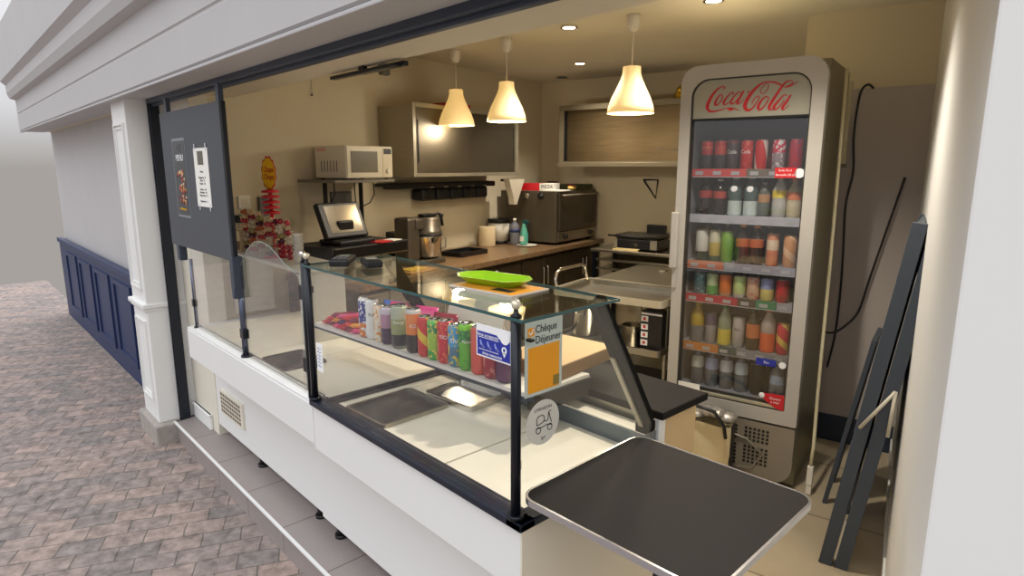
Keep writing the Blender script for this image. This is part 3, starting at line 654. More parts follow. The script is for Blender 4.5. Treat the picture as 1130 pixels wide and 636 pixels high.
MB().box(-.04, .04, -.085, .085, 0, .03, bev=.008).build('casing', black_plastic, t)
MB().box(-.022, .022, .02, .06, .0295, .031).build('screen', mat('lcd', rgb(130, 140, 130), .2), t)
k_ = MB()
for i in range(3):
    for j in range(4): k_.box(-.028+i*.02, -.014+i*.02, -.07+j*.02, -.057+j*.02, .0295, .0325, bev=.001)
k_.build('keypad', mat('keys', rgb(90, 90, 92), .5), t)
t = thing('card_terminal', 'black payment terminal with a pale printed tag on its back edge', 'card terminal', (-1.905, 1.10, 1.2645), math.radians(70)); t.scale = (.75, .75, .75)
MB().box(-.04, .04, -.075, .075, 0, .035, bev=.01).build('casing', black_plastic, t)
MB().box(.0402, .041, -.03, .02, .010, .026).build('tag', white_ink, t)
MB().box(-.025, .025, -.02, .05, .0345, .036).build('screen', MATS['lcd'], t)

# ------------------------------------------------------------------ bistro table
t = thing('bar_table', 'square black table with rounded corners and a metal edge at the counter end', 'table', (-.762, 1.214, 0), math.radians(1.5))
tw, td = .256, .252
o_ = rrect(-tw, tw, -td, td, .045, 8); i_ = rrect(-tw+.006, tw-.006, -td+.006, td-.006, .04, 8)
MB().prism(i_, .806, .8215, 'z').build('table_top', mat('table_black', rgb(30, 27, 25), .6, noise=.4, nscale=4, bump=.02, spec=.18), t)
MB().frame(o_, i_, .806, .8225, 'z').build('metal_edge', mat('edge_metal', rgb(205, 205, 208), .22, .9), t)
MB().cyl((0, 0, .02), (0, 0, .796), .025).build('pedestal', black_metal, t)
MB().box(-.12, .12, -.12, .12, .796, .806, bev=.003).build('bracket', black_metal, t)
for a in range(4):
    M = Matrix.Rotation(a*PI/2+PI/4, 4, 'Z')
    MB().box(0, .26, -.02, .02, 0.0, .025, bev=.006, M=M).build('foot', black_metal, t)

# ------------------------------------------------------------------ lollipop display
ls = thing('lollipop_stand', 'red tiered lollipop display with a yellow flower sign standing on the raised ledge', 'lollipop stand', (-3.352, 1.345, 1.1205), math.radians(42))
MB().lathe([(.06, 0), (.06, .008), (.012, .012), (.010, .36), (.006, .37)], 16).build('pole', red_plastic, ls)
for k in range(5):
    z = .235+k*.028
    MB().lathe([(.014, z), (.046, z+.002), (.046, z+.013), (.014, z+.018)], 20).build('tier', red_plastic, ls)
def petal_outline(n=12, rx=.036, rz=.082, amp=.13, steps=96, k=1.0):
    return [((rx*k*(1+amp*abs(math.sin(n/2*a))))*math.cos(a), (rz*k*(1+amp*abs(math.sin(n/2*a))))*math.sin(a)) for a in [2*PI*i/steps for i in range(steps)]]
sg = MB().prism([(x, z+.45) for x, z in petal_outline()], -.003, .003, 'y', m=0).prism([(x, z+.45) for x, z in petal_outline(k=.9)], -.0045, -.003, 'y', m=1)
sg = sg.build('flower_sign', [red_ink, yellow_ink], ls)
text_mesh('Chupa\nChups', .038, red_ink, sg, (0, -.005, .45), FRONT, sx=.55, shear=.3, weight=.0006)
# lollies: three hanging strings of wrapped lollipops around the stand
lcol = [rgb(150, 34, 46), rgb(206, 176, 130), rgb(176, 92, 44), rgb(196, 180, 150), rgb(84, 30, 44), rgb(186, 60, 70), rgb(150, 140, 80)]
cname = ['crimson', 'cream', 'orange', 'ivory', 'maroon', 'pink', 'lime']
lm = [mat('lolly_%d' % i, c, .22, noise=.35, nscale=50) for i, c in enumerate(lcol)]
lolly_mesh = {}
def lolly(ci, loc, rx, rz, lab):
    if ci not in lolly_mesh:
        t = thing('lollipop', lab, 'lollipop', loc, rz, 'wrapped lollipops around the red stand')
        MB().ball((0, 0, 0), .0155, seg=12).lathe([(.006, .012), (.012, .022), (.010, .024), (.003, .014)], 8, M=Matrix.Rotation(-PI/2, 4, 'X')).build('wrapper', lm[ci], t)
        MB().cyl((0, -.013, 0), (0, -.06, 0), .0017, seg=6).build('stick', white_plastic, t)
        lolly_mesh[ci] = t
    else:
        t = dup(lolly_mesh[ci], loc, rz, lab)
    t.rotation_euler = (rx, 0, rz); return t
rr = random.Random(5)
cols_ = [(-3.675, 'string by the wall socket', 9, 0), (-3.575, 'string next to the pole', 9, 3), (-3.455, 'tier under the flower sign', 8, 2), (-3.335, 'tier facing the kitchen', 8, 0), (-3.195, 'red string on the far side', 8, 4)]
for si, (cx, nm, n, c0) in enumerate(cols_):
    for k in range(n):
        for h in range(3):
            ci = [1, 3, 2, 0, 4, 1, 6, 5, 3][(k*2+h*4+si*3) % 9]
            if si == 4 and k < 3: ci = 0 if h else 5
            x = cx + (h-1)*.036; y = 1.345 + rr.uniform(-.006, .006) - (.022 if h == 1 else 0)
            z = 1.1205+.020+k*.0255+(.008 if h == 1 else 0)
            lolly(ci, (x, y, z), rr.uniform(-.3, .3), rr.uniform(-.4, .4)+PI+(h-1)*1.0, '%s wrapped lollipop on the %s, %s' % (cname[ci], nm, ['bottom', 'second', 'third', 'fourth', 'fifth', 'sixth', 'seventh', 'eighth', 'ninth', 'tenth', 'top'][k] + (' from below' if 0 < k < 10 else '') + [', pilaster side', ', front', ', fridge side'][h]))
# stack of small white cups beside of the lollies
cupm = MB().lathe([(.018, 0), (.026, .03), (.0285, .032), (.0255, .030), (.017, .003)], 18)
cu0 = cupm.build('paper_cup', white_plastic)
tag(cu0, 'bottom white cup of the nested stack beside the lollipops', 'cup', 'white cups stacked beside the lollipops'); cu0.location = (-3.045, 1.345, 1.1205)
for k in range(1, 8):
    o = cu0.copy(); C.objects.link(o); o.location = (-3.045, 1.345, 1.1205+k*.017); o['label'] = '%s white cup up in the nested stack beside the lollipops' % ['', 'second', 'third', 'fourth', 'fifth', 'sixth', 'seventh', 'eighth and topmost'][k]
# open carton on the ledge by the blackboard
t = thing('open_box', 'open brown and cream box on the ledge next to the slate board', 'box', (-3.775, 1.36, 1.1205), math.radians(4))
MB().box(-.055, .055, -.07, .06, 0, .12, bev=.002, m=0).box(-.05, .05, -.071, .061, .01, .06, m=1).build('box_walls', [mat('carton_cream', rgb(190, 168, 130), .7), mat('carton_brown', rgb(98, 76, 50), .7, noise=.4, nscale=30)], t)
MB().box(-.055, .055, 0, .07, 0, .002, M=Matrix.Translation((0, .06, .12)) @ Matrix.Rotation(math.radians(50), 4, 'X')).build('flap', MATS['carton_cream'], t)
# sockets and gadgets on the left wall
def wallplate(name, lab, cat, u, z, w, h, d, m, m2=None):
    t = kthing(name, lab, cat, u, 0.0, z)
    MB().box(0, d, -w/2, w/2, -h/2, h/2, bev=.004).build('plate', m, t)
    MB().box(d, d+.002, -w/4, w/4, -h/4, h/4, bev=.0008).build('centre_insert', m2 or m, t); return t
wallplate('double_socket', 'cream double wall socket above the open carton', 'socket', .20, 1.395, .08, .08, .012, white_plastic, cream_paint)
wallplate('wall_sensor', 'grey-green control box on the wall behind the lollipop stand', 'control box', .32, 1.365, .06, .12, .03, grey_plastic)
wallplate('black_socket', 'small black socket below the cream double socket', 'socket', .155, 1.298, .05, .045, .03, black_plastic)
wallplate('socket_strip', 'grey multiple socket strip on the wall under the microwave shelf', 'socket strip', .93, 1.395, .18, .085, .02, grey_plastic)
wallplate('wall_speaker', 'small grey box fixed high on the wall under the beam', 'speaker', 1.37, 2.30, .07, .08, .05, grey_plastic)
t = tag(MB().tube([KW(.735, .01, 2.26), KW(.735, .012, 2.15), KW(.735, .012, 2.075)], .0015, 6).ball(KW(.735, .012, 2.065), .008, seg=10).build('pull_cord', grey_plastic), 'thin pull cord with a knob hanging on the cream wall', 'pull cord')
t = thing('blind_track', 'short black track fixed along the inner edge of the beam soffit', 'track', (-2.33, 1.352, 1.986))
MB().box(-.27, .25, -.015, .015, -.014, .0, bev=.003).box(-.06, .27, .005, .03, -.012, .006, bev=.003).build('rail', black_metal, t)
MB().box(-.02, .02, -.018, .0, 0, .012).build('fixing', black_metal, t)

# ------------------------------------------------------------------ kitchen: worktop and units along the left wall
WT = .92
wk = kthing('worktop', 'long brown granite worktop along the kitchen wall', 'worktop', .45, 0, 0)
MB().box(.005, .74, 0, 3.07, .88, WT, bev=.004).build('granite_slab', granite, wk)
unit_u = [(.46, .92), (.92, 1.50), (1.50, 2.14), (2.14, 2.80), (2.80, 3.50)]
unit_lab = ['steel base cabinet under the cash drawer', 'steel base cabinet under the food processor', 'dark steel base cabinet under the paper roll', 'dark steel base cabinet under the cleaning bottles', 'dark steel base cabinet under the oven']
for i, (u0, u1) in enumerate(unit_u):
    t = kthing('base_cabinet', unit_lab[i], 'cabinet', u0, 0, 0, group=None); w = u1-u0
    MB().box(.01, .69, .003, w-.003, .09, .879).box(.05, .64, .02, w-.02, 0, .09).build('carcass', steel_dark, t)
    for j in range(2):
        a, b = .01+j*(w-.02)/2+.004, .01+(j+1)*(w-.02)/2-.004
        d_ = MB().box(.69, .712, a, b, .11, .85, bev=.003).build('door', steel if i < 2 else mat('door_dark', rgb(78, 66, 50), .38, .6, noise=.15, nscale=4), t)
        MB().tube([(.712, (b-.03 if j == 0 else a+.03), .62), (.735, (b-.03 if j == 0 else a+.03), .63), (.735, (b-.03 if j == 0 else a+.03), .77), (.712, (b-.03 if j == 0 else a+.03), .78)], .005, 8).build('handle', chrome, d_)
# cash drawer, POS terminal, its stand
t = kthing('terminal_stand', 'grey steel stand carrying the cash drawer above the worktop', 'stand', .72, .42, WT)
MB().box(-.16, .16, -.26, .26, 0, .01).box(-.02, .02, -.22, -.18, .01, .145).box(-.02, .02, .18, .22, .01, .145).box(-.16, .16, -.26, .26, .14, .148).build('stand_frame', steel, t)
t = kthing('cash_drawer', 'black cash drawer under the touch screen till', 'cash drawer', .66, .43, WT+.1485)
MB().box(-.20, .18, -.31, .31, .0, .07, bev=.006).build('casing', black_plastic, t)
MB().box(.18, .186, -.29, .29, .006, .064, bev=.002).build('drawer_front', mat('gloss_black', rgb(14, 14, 16), .2), t)
MB().box(-.19, -.15, -.3, .3, .07, .0725).build('back_strip', black_plastic, t)
t = kthing('till_screen', 'black touch screen till tilted back on the cash drawer', 'till', .60, .45, WT+.219)
M = Matrix.Translation((0, 0, .03)) @ Matrix.Rotation(math.radians(-24), 4, 'Y')
MB().box(-.02, .02, -.165, .165, 0, .235, bev=.012, M=M).build('housing', mat('till_grey', rgb(26, 26, 28), .35), t)
MB().box(.0205, .022, -.12, .13, .035, .21, M=M).build('display', mat('screen_glass', rgb(168, 160, 144), .15, .5), t)
MB().box(-.10, .10, -.14, .14, 0, .03, bev=.01).box(-.06, .0, -.06, .06, .02, .14, bev=.01).build('base_unit', black_plastic, t)
t = kthing('red_booklet', 'red booklet lying on the cash drawer', 'booklet', .80, .56, WT+.219, extra=.2)
MB().box(-.05, .05, -.10, .03, 0, .006).build('cover', red_plastic, t); MB().box(-.048, .048, -.098, .028, .001, .0052).box(-.045, .045, .031, .14, 0, .003).build('pages', paper, t)
# microwave on its shelf
t = kthing('microwave_shelf', 'black legged wall shelf carrying the microwave', 'shelf', .85, 0, WT)
MB().box(0, .37, -.26, .25, .585, .603, bev=.002).build('shelf_board', mat('shelf_grey', rgb(120, 112, 98), .6), t)
for y in (-.17, .13): MB().box(.15, .17, y-.010, y+.010, 0, .585).build('leg', black_metal, t)
t = kthing('microwave', 'cream microwave oven on the shelf beside the steel cabinets', 'microwave', .90, .20, WT+.604)
MB().box(-.15, .15, -.20, .20, .008, .215, bev=.006).build('casing', mat('microwave_cream', rgb(226, 218, 196), .4), t)
MB().box(.15, .158, -.195, .105, .012, .21, bev=.003).build('door', mat('microwave_door', rgb(222, 214, 192), .3), t)
MB().box(.158, .160, -.165, .06, .045, .18, bev=.001).build('window', mat('mw_window', rgb(120, 114, 100), .3, noise=.1, nscale=80), t)
MB().box(.15, .157, .108, .195, .012, .21, bev=.002).build('control_panel', mat('microwave_panel', rgb(214, 204, 180), .4), t)
MB().box(.157, .159, .12, .185, .165, .20).build('display', black_plastic, t)
MB().lathe([(.016, 0), (.014, .014)], 16, M=Matrix.Translation((.157, .15, .055)) @ Matrix.Rotation(PI/2, 4, 'Y')).build('knob', white_plastic, t)
v_ = MB()
for i in range(6): v_.box(-.09+i*.03, -.083+i*.03, -.2015, -.1995, .05, .12)
v_.build('vent_slots', grey_plastic, t)
MB().box(-.13, -.04, -.2012, -.2, .18, .205).build('pink_sticker', mat('pink_label', rgb(226, 180, 160), .6), t)
for (x, y) in ((-.12, -.17), (.12, -.17), (-.12, .17), (.12, .17)): MB().cyl((x, y, 0), (x, y, .009), .01, seg=10).build('foot', black_plastic, t)
for j, (y0, u_, lab) in enumerate(((.10, .80, 'black flex looping down beside the shelf leg to the socket strip'), (.20, 1.06, 'black flex hanging in a loop behind the microwave'), (.06, 1.01, 'thin black flex dropping from the microwave to the worktop'))):
    pts = [(u_, y0, WT+.585), (u_+.005, y0, 1.42), (u_-.02, y0-.02, 1.36), (u_-.06, y0-.04, 1.34)] if j < 2 else [(u_, y0, WT+.585), (u_+.01, y0, 1.3), (u_+.0, y0, 1.1), (u_, y0, WT+.004)]
    tag(MB().tube([KW(a, max(.03, b), c) for a, b, c in pts], .004, 6).build('power_flex', black_plastic), lab, 'cable')

# steel wall cabinets
t = kthing('wall_cabinet', 'brushed steel wall cabinet with two sliding doors above the worktop', 'cabinet', 1.31, 0.002, 1.535)
MB().box(0, .335, 0, 1.30, 0, .50, bev=.003).box(.335, .35, 0, .03, 0, .515, bev=.002).box(.335, .35, 1.27, 1.30, 0, .515, bev=.002).box(.335, .35, .03, 1.27, .485, .515).box(.335, .35, .03, 1.27, 0, .025).build('carcass', steel, t)
for a, b, dd in ((.04, .66, .343), (.63, 1.26, .337)):
    d_ = MB().box(dd-.006, dd, a, b, .027, .483, bev=.002).build('door', mat('door_steel', rgb(104, 96, 82), .5, .9, noise=.15, nscale=5), t)
    MB().box(dd, dd+.003, (a+.008 if a < .3 else b-.02), (a+.020 if a < .3 else b-.008), .10, .40, bev=.001).build('handle', black_metal, d_)
MB().box(.10, .30, .02, .75, .49, .50).build('top_lip', steel, t)
t = kthing('red_box', 'flat red box lying on top of the steel wall cabinet', 'box', 1.90, .20, 2.051)
MB().box(-.08, .08, -.14, .14, 0, .035, bev=.002).build('box_shell', red_plastic, t); MB().box(-.081, .081, -.141, .141, .012, .016).build('lid_seam', mat('seam', rgb(120, 20, 30), .6), t)
# black rail with hanging utensils and rolls
t = kthing('utensil_rail', 'long black rail on the wall beneath the steel cabinets', 'rail', 1.95, 0.0, 1.44)
MB().box(.0, .13, -.62, .62, .0, .045, bev=.01).box(.0, .14, -.70, -.60, .02, .045, bev=.008).build('rail_body', black_plastic, t)
for k in range(5): MB().box(.13, .137, -.25+k*.17, -.20+k*.17, .004, .014, bev=.002).build('clip', chrome, t)
for k in range(5):
    o = tag(MB().box(-.055, .065, -.078, .078, -.095, 0, bev=.02).box(.06, .075, -.02, .02, -.03, -.012, bev=.003).build('black_pouch', black_plastic), 'black pan hanging under the wall rail, %s' % ['closest to the food processor', 'second along from the food processor', 'in the middle of the row', 'second from the oven', 'closest to the oven'][k], 'pan', 'black pans hanging under the rail')
    o.location = KW(1.70+k*.17, .066, 1.439); o.rotation_euler = (0, 0, R12)
# food processor
t = kthing('food_processor', 'steel food processor with a bowl and black lid on the worktop', 'food processor', 1.37, .40, WT)
MB().box(-.11, .10, -.23, .09, 0, .035, bev=.008).build('base_plate', mat('mixer_grey', rgb(112, 104, 92), .35, .7), t)
MB().box(-.10, .04, -.23, -.11, .035, .335, bev=.015).build('column', MATS['mixer_grey'], t)
MB().box(-.07, .01, -.21, -.15, .335, .337).build('switch_plate', black_plastic, t)
MB().lathe([(.075, .035), (.10, .06), (.107, .19), (.110, .20)], 28).build('bowl', chrome, t)
MB().lathe([(.108, .20), (.108, .235), (.10, .24), (.10, .32), (.09, .33)], 28).box(-.09, .05, -.16, -.02, .25, .325, bev=.01).build('motor_head', MATS['mixer_grey'], t)
MB().lathe([(.112, .198), (.112, .212)], 28).build('clamp_ring', black_plastic, t)
MB().box(-.03, .03, -.06, .05, .33, .355, bev=.008).tube([(0, .05, .335), (.01, .12, .35), (.02, .14, .31), (.02, .15, .26)], .012, 8).ball((.02, .14, .335), .018, seg=10).build('pusher_lever', black_plastic, t)
MB().tube([(.03, .10, .17), (.05, .15, .17), (.05, .15, .10), (.03, .10, .09)], .007, 8).build('bowl_handle', steel, t)
t = kthing('coffee_grinder', 'small black and steel grinder behind the food processor', 'grinder', 1.33, .11, WT)
MB().box(-.05, .05, -.05, .05, 0, .03, bev=.006).box(-.05, .0, -.045, .045, .03, .20, bev=.008).box(-.05, .055, -.045, .045, .17, .21, bev=.008).build('housing', black_plastic, t)
MB().lathe([(.032, .031), (.036, .11)], 18, c=(.025, 0, 0)).build('cup', chrome, t)
t = kthing('cutting_board', 'small orange wooden board on the worktop beside the cash drawer', 'cutting board', 1.02, .62, WT)
MB().box(-.07, .09, -.14, .13, 0, .016, bev=.004).build('board_slab', wood, t)
MB().box(-.05, .05, -.10, .06, .016, .024, bev=.004).build('yellow_cloth', mat('cloth_yellow', rgb(236, 190, 70), .8), t)
t = kthing('black_tray', 'black plastic tray on the worktop behind the food processor', 'tray', 1.86, .34, WT)
MB().frame(rrect(-.10, .12, -.17, .17, .02), rrect(-.09, .11, -.16, .16, .018), 0, .035, 'z').prism(rrect(-.09, .11, -.16, .16, .018), 0, .004, 'z').build('tray_shell', black_plastic, t)
t = kthing('paper_roll', 'fat cream paper towel roll standing on the worktop', 'paper roll', 2.40, .16, WT)
MB().lathe([(.022, .0), (.072, .0), (.074, .006), (.074, .165), (.070, .17), (.022, .17)], 28, cap=False).lathe([(.022, 0), (.022, .17)], 16, cap=False).build('roll', mat('roll_cream', rgb(214, 194, 156), .9), t)
t = kthing('plastic_bucket', 'white plastic tub with a black lid beside the oven', 'tub', 2.62, .13, WT)
MB().lathe([(.080, .0), (.084, .03)], 24).build('black_foot', black_plastic, t)
MB().lathe([(.084, .03), (.098, .195)], 24).build('tub_wall', white_plastic, t); MB().lathe([(.102, .19), (.104, .215), (.098, .225)], 24).build('tub_lid', black_plastic, t)
bottle_grey = mat('bottle_clear', rgb(120, 122, 128), .2, noise=.1)
t = kthing('detergent_bottle', 'clear grey jug with a blue band standing against the oven', 'bottle', 2.64, .29, WT)
MB().lathe([(.040, 0), (.043, .01), (.043, .15), (.036, .18), (.014, .20), (.014, .215)], 20).build('jug_body', bottle_grey, t); MB().lathe([(.0437, .11), (.0437, .14)], 20).build('blue_band', mat('band_blue', rgb(50, 60, 110), .5), t); MB().lathe([(.016, .212), (.016, .232)], 14).build('bottle_cap', white_plastic, t)
t = kthing('spray_bottle', 'turquoise spray bottle standing on a white saucer', 'spray bottle', 2.60, .42, WT+.012)
MB().lathe([(.030, 0), (.036, .01), (.036, .09), (.026, .13), (.016, .17), (.012, .185)], 20).build('bottle_body', mat('turquoise', rgb(90, 176, 158), .3), t)
MB().box(-.012, .045, -.010, .010, .185, .215, bev=.005).tube([(.02, 0, .19), (.035, 0, .17), (.032, 0, .15)], .004, 6).build('trigger_head', mat('dark_teal', rgb(20, 80, 80), .4), t)
MB().box(-.02, .02, -.0372, -.035, .03, .075).build('bottle_label', paper, t)
t = kthing('saucer', 'white saucer under the turquoise spray bottle', 'saucer', 2.60, .45, WT)
MB().lathe([(.05, 0), (.09, .008), (.092, .010), (.088, .011), (.05, .004)], 28).build('saucer_shell', white_plastic, t)
# oven
t = kthing('pizza_oven', 'dark steel countertop oven with a glass door in the kitchen corner', 'oven', 2.76, .05, WT)
OD, OW, OH = .60, .74, .475
MB().box(0, OD, 0, OW, .02, OH, bev=.006).build('oven_body', mat('oven_steel', rgb(104, 96, 82), .4, .7, noise=.15, nscale=3), t)
d_ = MB().box(OD, OD+.022, .025, OW-.02, .125, OH-.02, bev=.004).build('oven_door', steel_dark, t)
MB().box(OD+.022, OD+.024, .07, OW-.07, .165, OH-.06).build('oven_window', mat('oven_glass', rgb(62, 54, 42), .12, .3), d_)
MB().tube([(OD+.022, .06, OH-.035), (OD+.05, .06, OH-.035), (OD+.05, OW-.06, OH-.035), (OD+.022, OW-.06, OH-.035)], .009, 8).build('door_handle', steel, d_)
MB().box(OD, OD+.012, .025, OW-.02, .03, .115, bev=.003).build('control_strip', mat('strip_steel', rgb(150, 140, 120), .3, .8), t)
for y in (.14, OW-.12): MB().lathe([(.024, 0), (.021, .022)], 18, M=Matrix.Translation((OD+.012, y, .07)) @ Matrix.Rotation(PI/2, 4, 'Y')).build('knob', black_plastic, t)
for (x, m_) in ((.29, chrome), (.44, black_plastic)):
    MB().lathe([(.032, 0), (.030, .008), (.016, .01), (.015, .03)], 20, M=Matrix.Translation((x, 0, .43)) @ Matrix.Rotation(PI/2, 4, 'X')).build('side_dial', m_, t)
for (x, y) in ((.05, .05), (OD-.05, .05), (.05, OW-.05), (OD-.05, OW-.05)): MB().cyl((x, y, 0), (x, y, .021), .018, seg=10).build('foot', black_plastic, t)
OT = WT+OH
t = kthing('pizza_box', 'red and white printed food box lying on the oven', 'box', 2.93, .37, OT, extra=.25)
MB().box(-.16, .16, -.10, .10, 0, .065, bev=.002, m=0).box(-.161, .03, -.101, .101, .002, .0655, m=1).build('box_shell', [paper, red_plastic], t)
text_mesh('PIZZA', .04, black_ink, t, (.10, -.1015, .035), FRONT)
t = kthing('paper_pile', 'loose white papers under the red box on the oven edge', 'paper', 2.86, .60, OT, extra=.1)
MB().box(-.12, .08, -.06, .12, 0, .006).build('sheets', paper, t); MB().box(-.05, .06, -.05, .14, .006, .009).build('folded_sheet', paper, t)
t = kthing('green_box', 'dark olive flat box on the far end of the oven top', 'box', 3.34, .50, OT)
MB().box(-.12, .12, -.14, .14, 0, .05, bev=.003).build('box_shell', mat('olive_dark', rgb(66, 72, 36), .6), t); MB().box(-.121, .121, -.141, .141, .035, .037).build('lid_seam', black_plastic, t)
t = kthing('bread_bag', 'small bag of yellow bread rolls in front of the olive box', 'food bag', 3.12, .60, OT)
MB().ball((0, 0, .022), .035, sx=1, sy=1.6, sz=.6).ball((-.02, .06, .02), .028, sx=1, sy=1.3, sz=.65).build('bag_film', mat('roll_yellow', rgb(226, 200, 110), .5), t); MB().box(-.02, .02, -.04, .04, .04, .045).build('red_tag', red_plastic, t)
# white plastic apron/funnel hanging in front of the cabinets by the oven
t = kthing('plastic_funnel', 'white tapered plastic funnel hanging from the end of the wall rail', 'funnel', 2.62, .30, 1.50)
MB().prism([(-.12, 0), (.12, .0), (.03, -.16), (.0, -.22), (-.04, -.22), (-.05, -.16)], -.03, .03, 'x').build('funnel_body', mat('funnel_white', rgb(205, 196, 176), .5), t)
MB().box(-.13, .0, -.03, .03, -.02, .0).build('hook_arm', black_metal, t)
t = kthing('brown_jar', 'small dark brown bowl on the steel ledge above the oven', 'bowl', 3.33, .26, OT)
MB().lathe([(.03, 0), (.055, .03), (.06, .07), (.05, .075), (.03, .02)], 18).build('bowl_shell', mat('brown_glaze', rgb(80, 46, 28), .4), t)

# extractor hood
t = kthing('extractor_hood', 'wide steel extractor hood on the back wall above the panini grill', 'hood', 3.03, .51, 1.61)
HW = 1.22
MB().box(0, HW, .03, .498, .04, .53, bev=.004).build('hood_body', mat('hood_steel', rgb(108, 92, 66), .36, .9, noise=.3, nscale=4, stretch=(1, 1, 10)), t)
fr = MB().frame([(0, 0), (HW, 0), (HW, .535), (0, .535)], [(.05, .045), (HW-.035, .045), (HW-.035, .49), (.05, .49)], -.004, .03, 'y').box(-.01, HW+.01, -.02, .498, -.004, .035, bev=.004)
fr.build('hood_frame', mat('hood_frame_steel', rgb(128, 118, 96), .45, .6), t)
MB().box(.055, .065, .0, .028, .05, .485).box(HW-.05, HW-.04, 0, .028, .05, .485).build('dark_gap', black_metal, t)
text_mesh('Electrolux', .045, mat('engrave', rgb(110, 96, 72), .5), t, (HW-.2, .0285, .14), FRONT)
t = kthing('brass_jar', 'small brass jar standing on the extractor hood next to the fridge', 'jar', 3.20, 1.56, 2.146)
MB().lathe([(.03, 0), (.045, .015), (.045, .05), (.028, .07), (.032, .075), (.03, .095), (.018, .105)], 20).build('jar_body', mat('brass', rgb(190, 150, 40), .3, .8), t)
MB().ball((0, 0, .11), .012, seg=10).build('lid_knob', MATS['brass'], t)
# empty triangular bracket on the wall
t = kthing('shelf_bracket', 'empty black triangular bracket fixed to the back wall', 'bracket', 3.528, 1.20, 1.325)
MB().tube([(-.07, -.012, .165), (.07, -.012, .165), (.055, -.012, .0), (-.07, -.012, .165)], .008, 6).build('bracket_frame', black_metal, t)

# ------------------------------------------------------------------ back: rack with the panini grill, steel tables
t = kthing('rack_table', 'steel rack table with tray slides against the back wall', 'table', 3.02, .86, 0)
MB().box(0, 1.0, 0, .48, .86, .885, bev=.003).build('table_top', steel_h, t)
for (x, y) in ((.03, .03), (.97, .03), (.03, .45), (.97, .45)): MB().box(x-.018, x+.018, y-.018, y+.018, 0, .86).build('leg', black_metal, t)
for z in (.78, .70, .60): MB().box(.05, .95, .02, .46, z, z+.008).box(.05, .95, .02, .03, z+.008, z+.02).build('tray_slide', steel_h, t)
t = kthing('panini_grill', 'black and steel contact grill with raised handle on the rack table', 'grill', 3.22, 1.27, .885)
MB().box(-.21, .21, -.15, .15, .015, .10, bev=.008).build('lower_housing', mat('grill_black', rgb(34, 32, 30), .35), t)
MB().box(-.16, .13, -.152, -.148, .025, .085).build('front_plate', black_plastic, t)
MB().box(.14, .20, -.155, -.145, .02, .10).build('steel_cheek', steel, t); MB().box(-.205, -.17, -.155, -.145, .02, .10).build('steel_cheek', steel, t)
MB().lathe([(.022, 0), (.018, .015)], 18, M=Matrix.Translation((.01, -.152, .055)) @ Matrix.Rotation(PI/2, 4, 'X')).build('knob', chrome, t)
MB().box(-.20, .20, -.14, .14, .105, .14, bev=.01, M=Matrix.Translation((0, 0, 0)) @ Matrix.Rotation(math.radians(0), 4, 'X')).build('upper_plate', mat('plate_steel', rgb(70, 66, 60), .4, .6), t)
MB().tube([(-.20, -.10, .12), (-.24, -.19, .13), (.18, -.19, .13), (.20, -.10, .12)], .009, 8).build('grill_handle', black_plastic, t)
MB().box(.0, .18, .08, .12, .13, .215, bev=.01).build('spring_cover', black_plastic, t)
for (x, y) in ((-.18, -.12), (.18, -.12), (-.18, .12), (.18, .12)): MB().cyl((x, y, 0), (x, y, .016), .014, seg=10).build('foot', black_plastic, t)
t = kthing('folded_cloth', 'folded pale cloth lying in front of the contact grill', 'cloth', 3.045, 1.20, .8855)
MB().box(-.13, .11, -.015, .015, 0, .012, bev=.005).box(-.10, .12, -.010, .015, .012, .02, bev=.004).build('cloth_folds', mat('cloth_pale', rgb(226, 206, 150), .9, noise=.1), t)
t = kthing('steel_table', 'low plain steel table between the tray trolley and the rack table', 'table', 1.68, 1.58, 0)
MB().box(0, .60, 0, .78, .845, .872, bev=.003).box(.25, .30, .55, .60, .872, .885, bev=.004, m=0).build('table_top', steel_h, t)
for (x, y) in ((.03, .03), (.57, .03), (.03, .75), (.57, .75)): MB().box(x-.018, x+.018, y-.018, y+.018, 0, .845).build('leg', steel, t)
MB().box(.02, .58, .02, .76, .25, .262).build('lower_shelf', steel_h, t)
# trolley with raised rim and a tube handle
t = kthing('steel_trolley', 'steel service trolley with a rimmed top tray and bent tube handle', 'trolley', 1.13, 1.62, 0)
TL = .68
MB().box(0.02, TL, .02, .42, .868, .874).frame(rrect(0, TL, 0, .44, .03), rrect(.035, TL-.02, .035, .405, .03), .874, .90, 'z').build('top_tray', steel_h, t)
MB().frame(rrect(-.006, TL+.004, -.006, .446, .032), rrect(.0, TL, .0, .44, .03), .862, .902, 'z').build('rolled_rim', mat('rim_bright', rgb(214, 204, 178), .35, .6), t)
for (x, y) in ((.02, .02), (TL-.02, .125), (.02, .42), (TL-.02, .38)): MB().cyl((x, y, .06), (x, y, .87), .012, seg=12).build('upright', steel, t)
MB().box(.03, TL-.03, .03, .41, .595, .603).frame(rrect(.01, TL-.01, .01, .43, .02), rrect(.02, TL-.02, .02, .42, .02), .585, .622, 'z').build('middle_shelf', steel_h, t)
MB().box(.03, TL-.03, .03, .41, .22, .228).frame(rrect(.01, TL-.01, .01, .43, .02), rrect(.02, TL-.02, .02, .42, .02), .21, .245, 'z').build('lower_shelf', steel_h, t)
MB().tube([(.015, .03, .89), (.0, .03, .95), (.0, .045, .985), (.0, .08, 1.0), (.0, .34, 1.0), (.0, .39, .985), (.0, .405, .95), (.015, .405, .89)], .010, 10).build('push_handle', chrome, t)
for (x, y) in ((.02, .02), (TL-.02, .125), (.02, .42), (TL-.02, .38)): MB().cyl((x-.012, y, .032), (x+.012, y, .032), .032, seg=16).box(x-.016, x+.016, y-.008, y+.008, .03, .07).build('caster', black_plastic, t)
t = kthing('steel_pan', 'small straight-sided steel pot on the trolley shelf', 'pot', 1.25, 2.08, .6035)
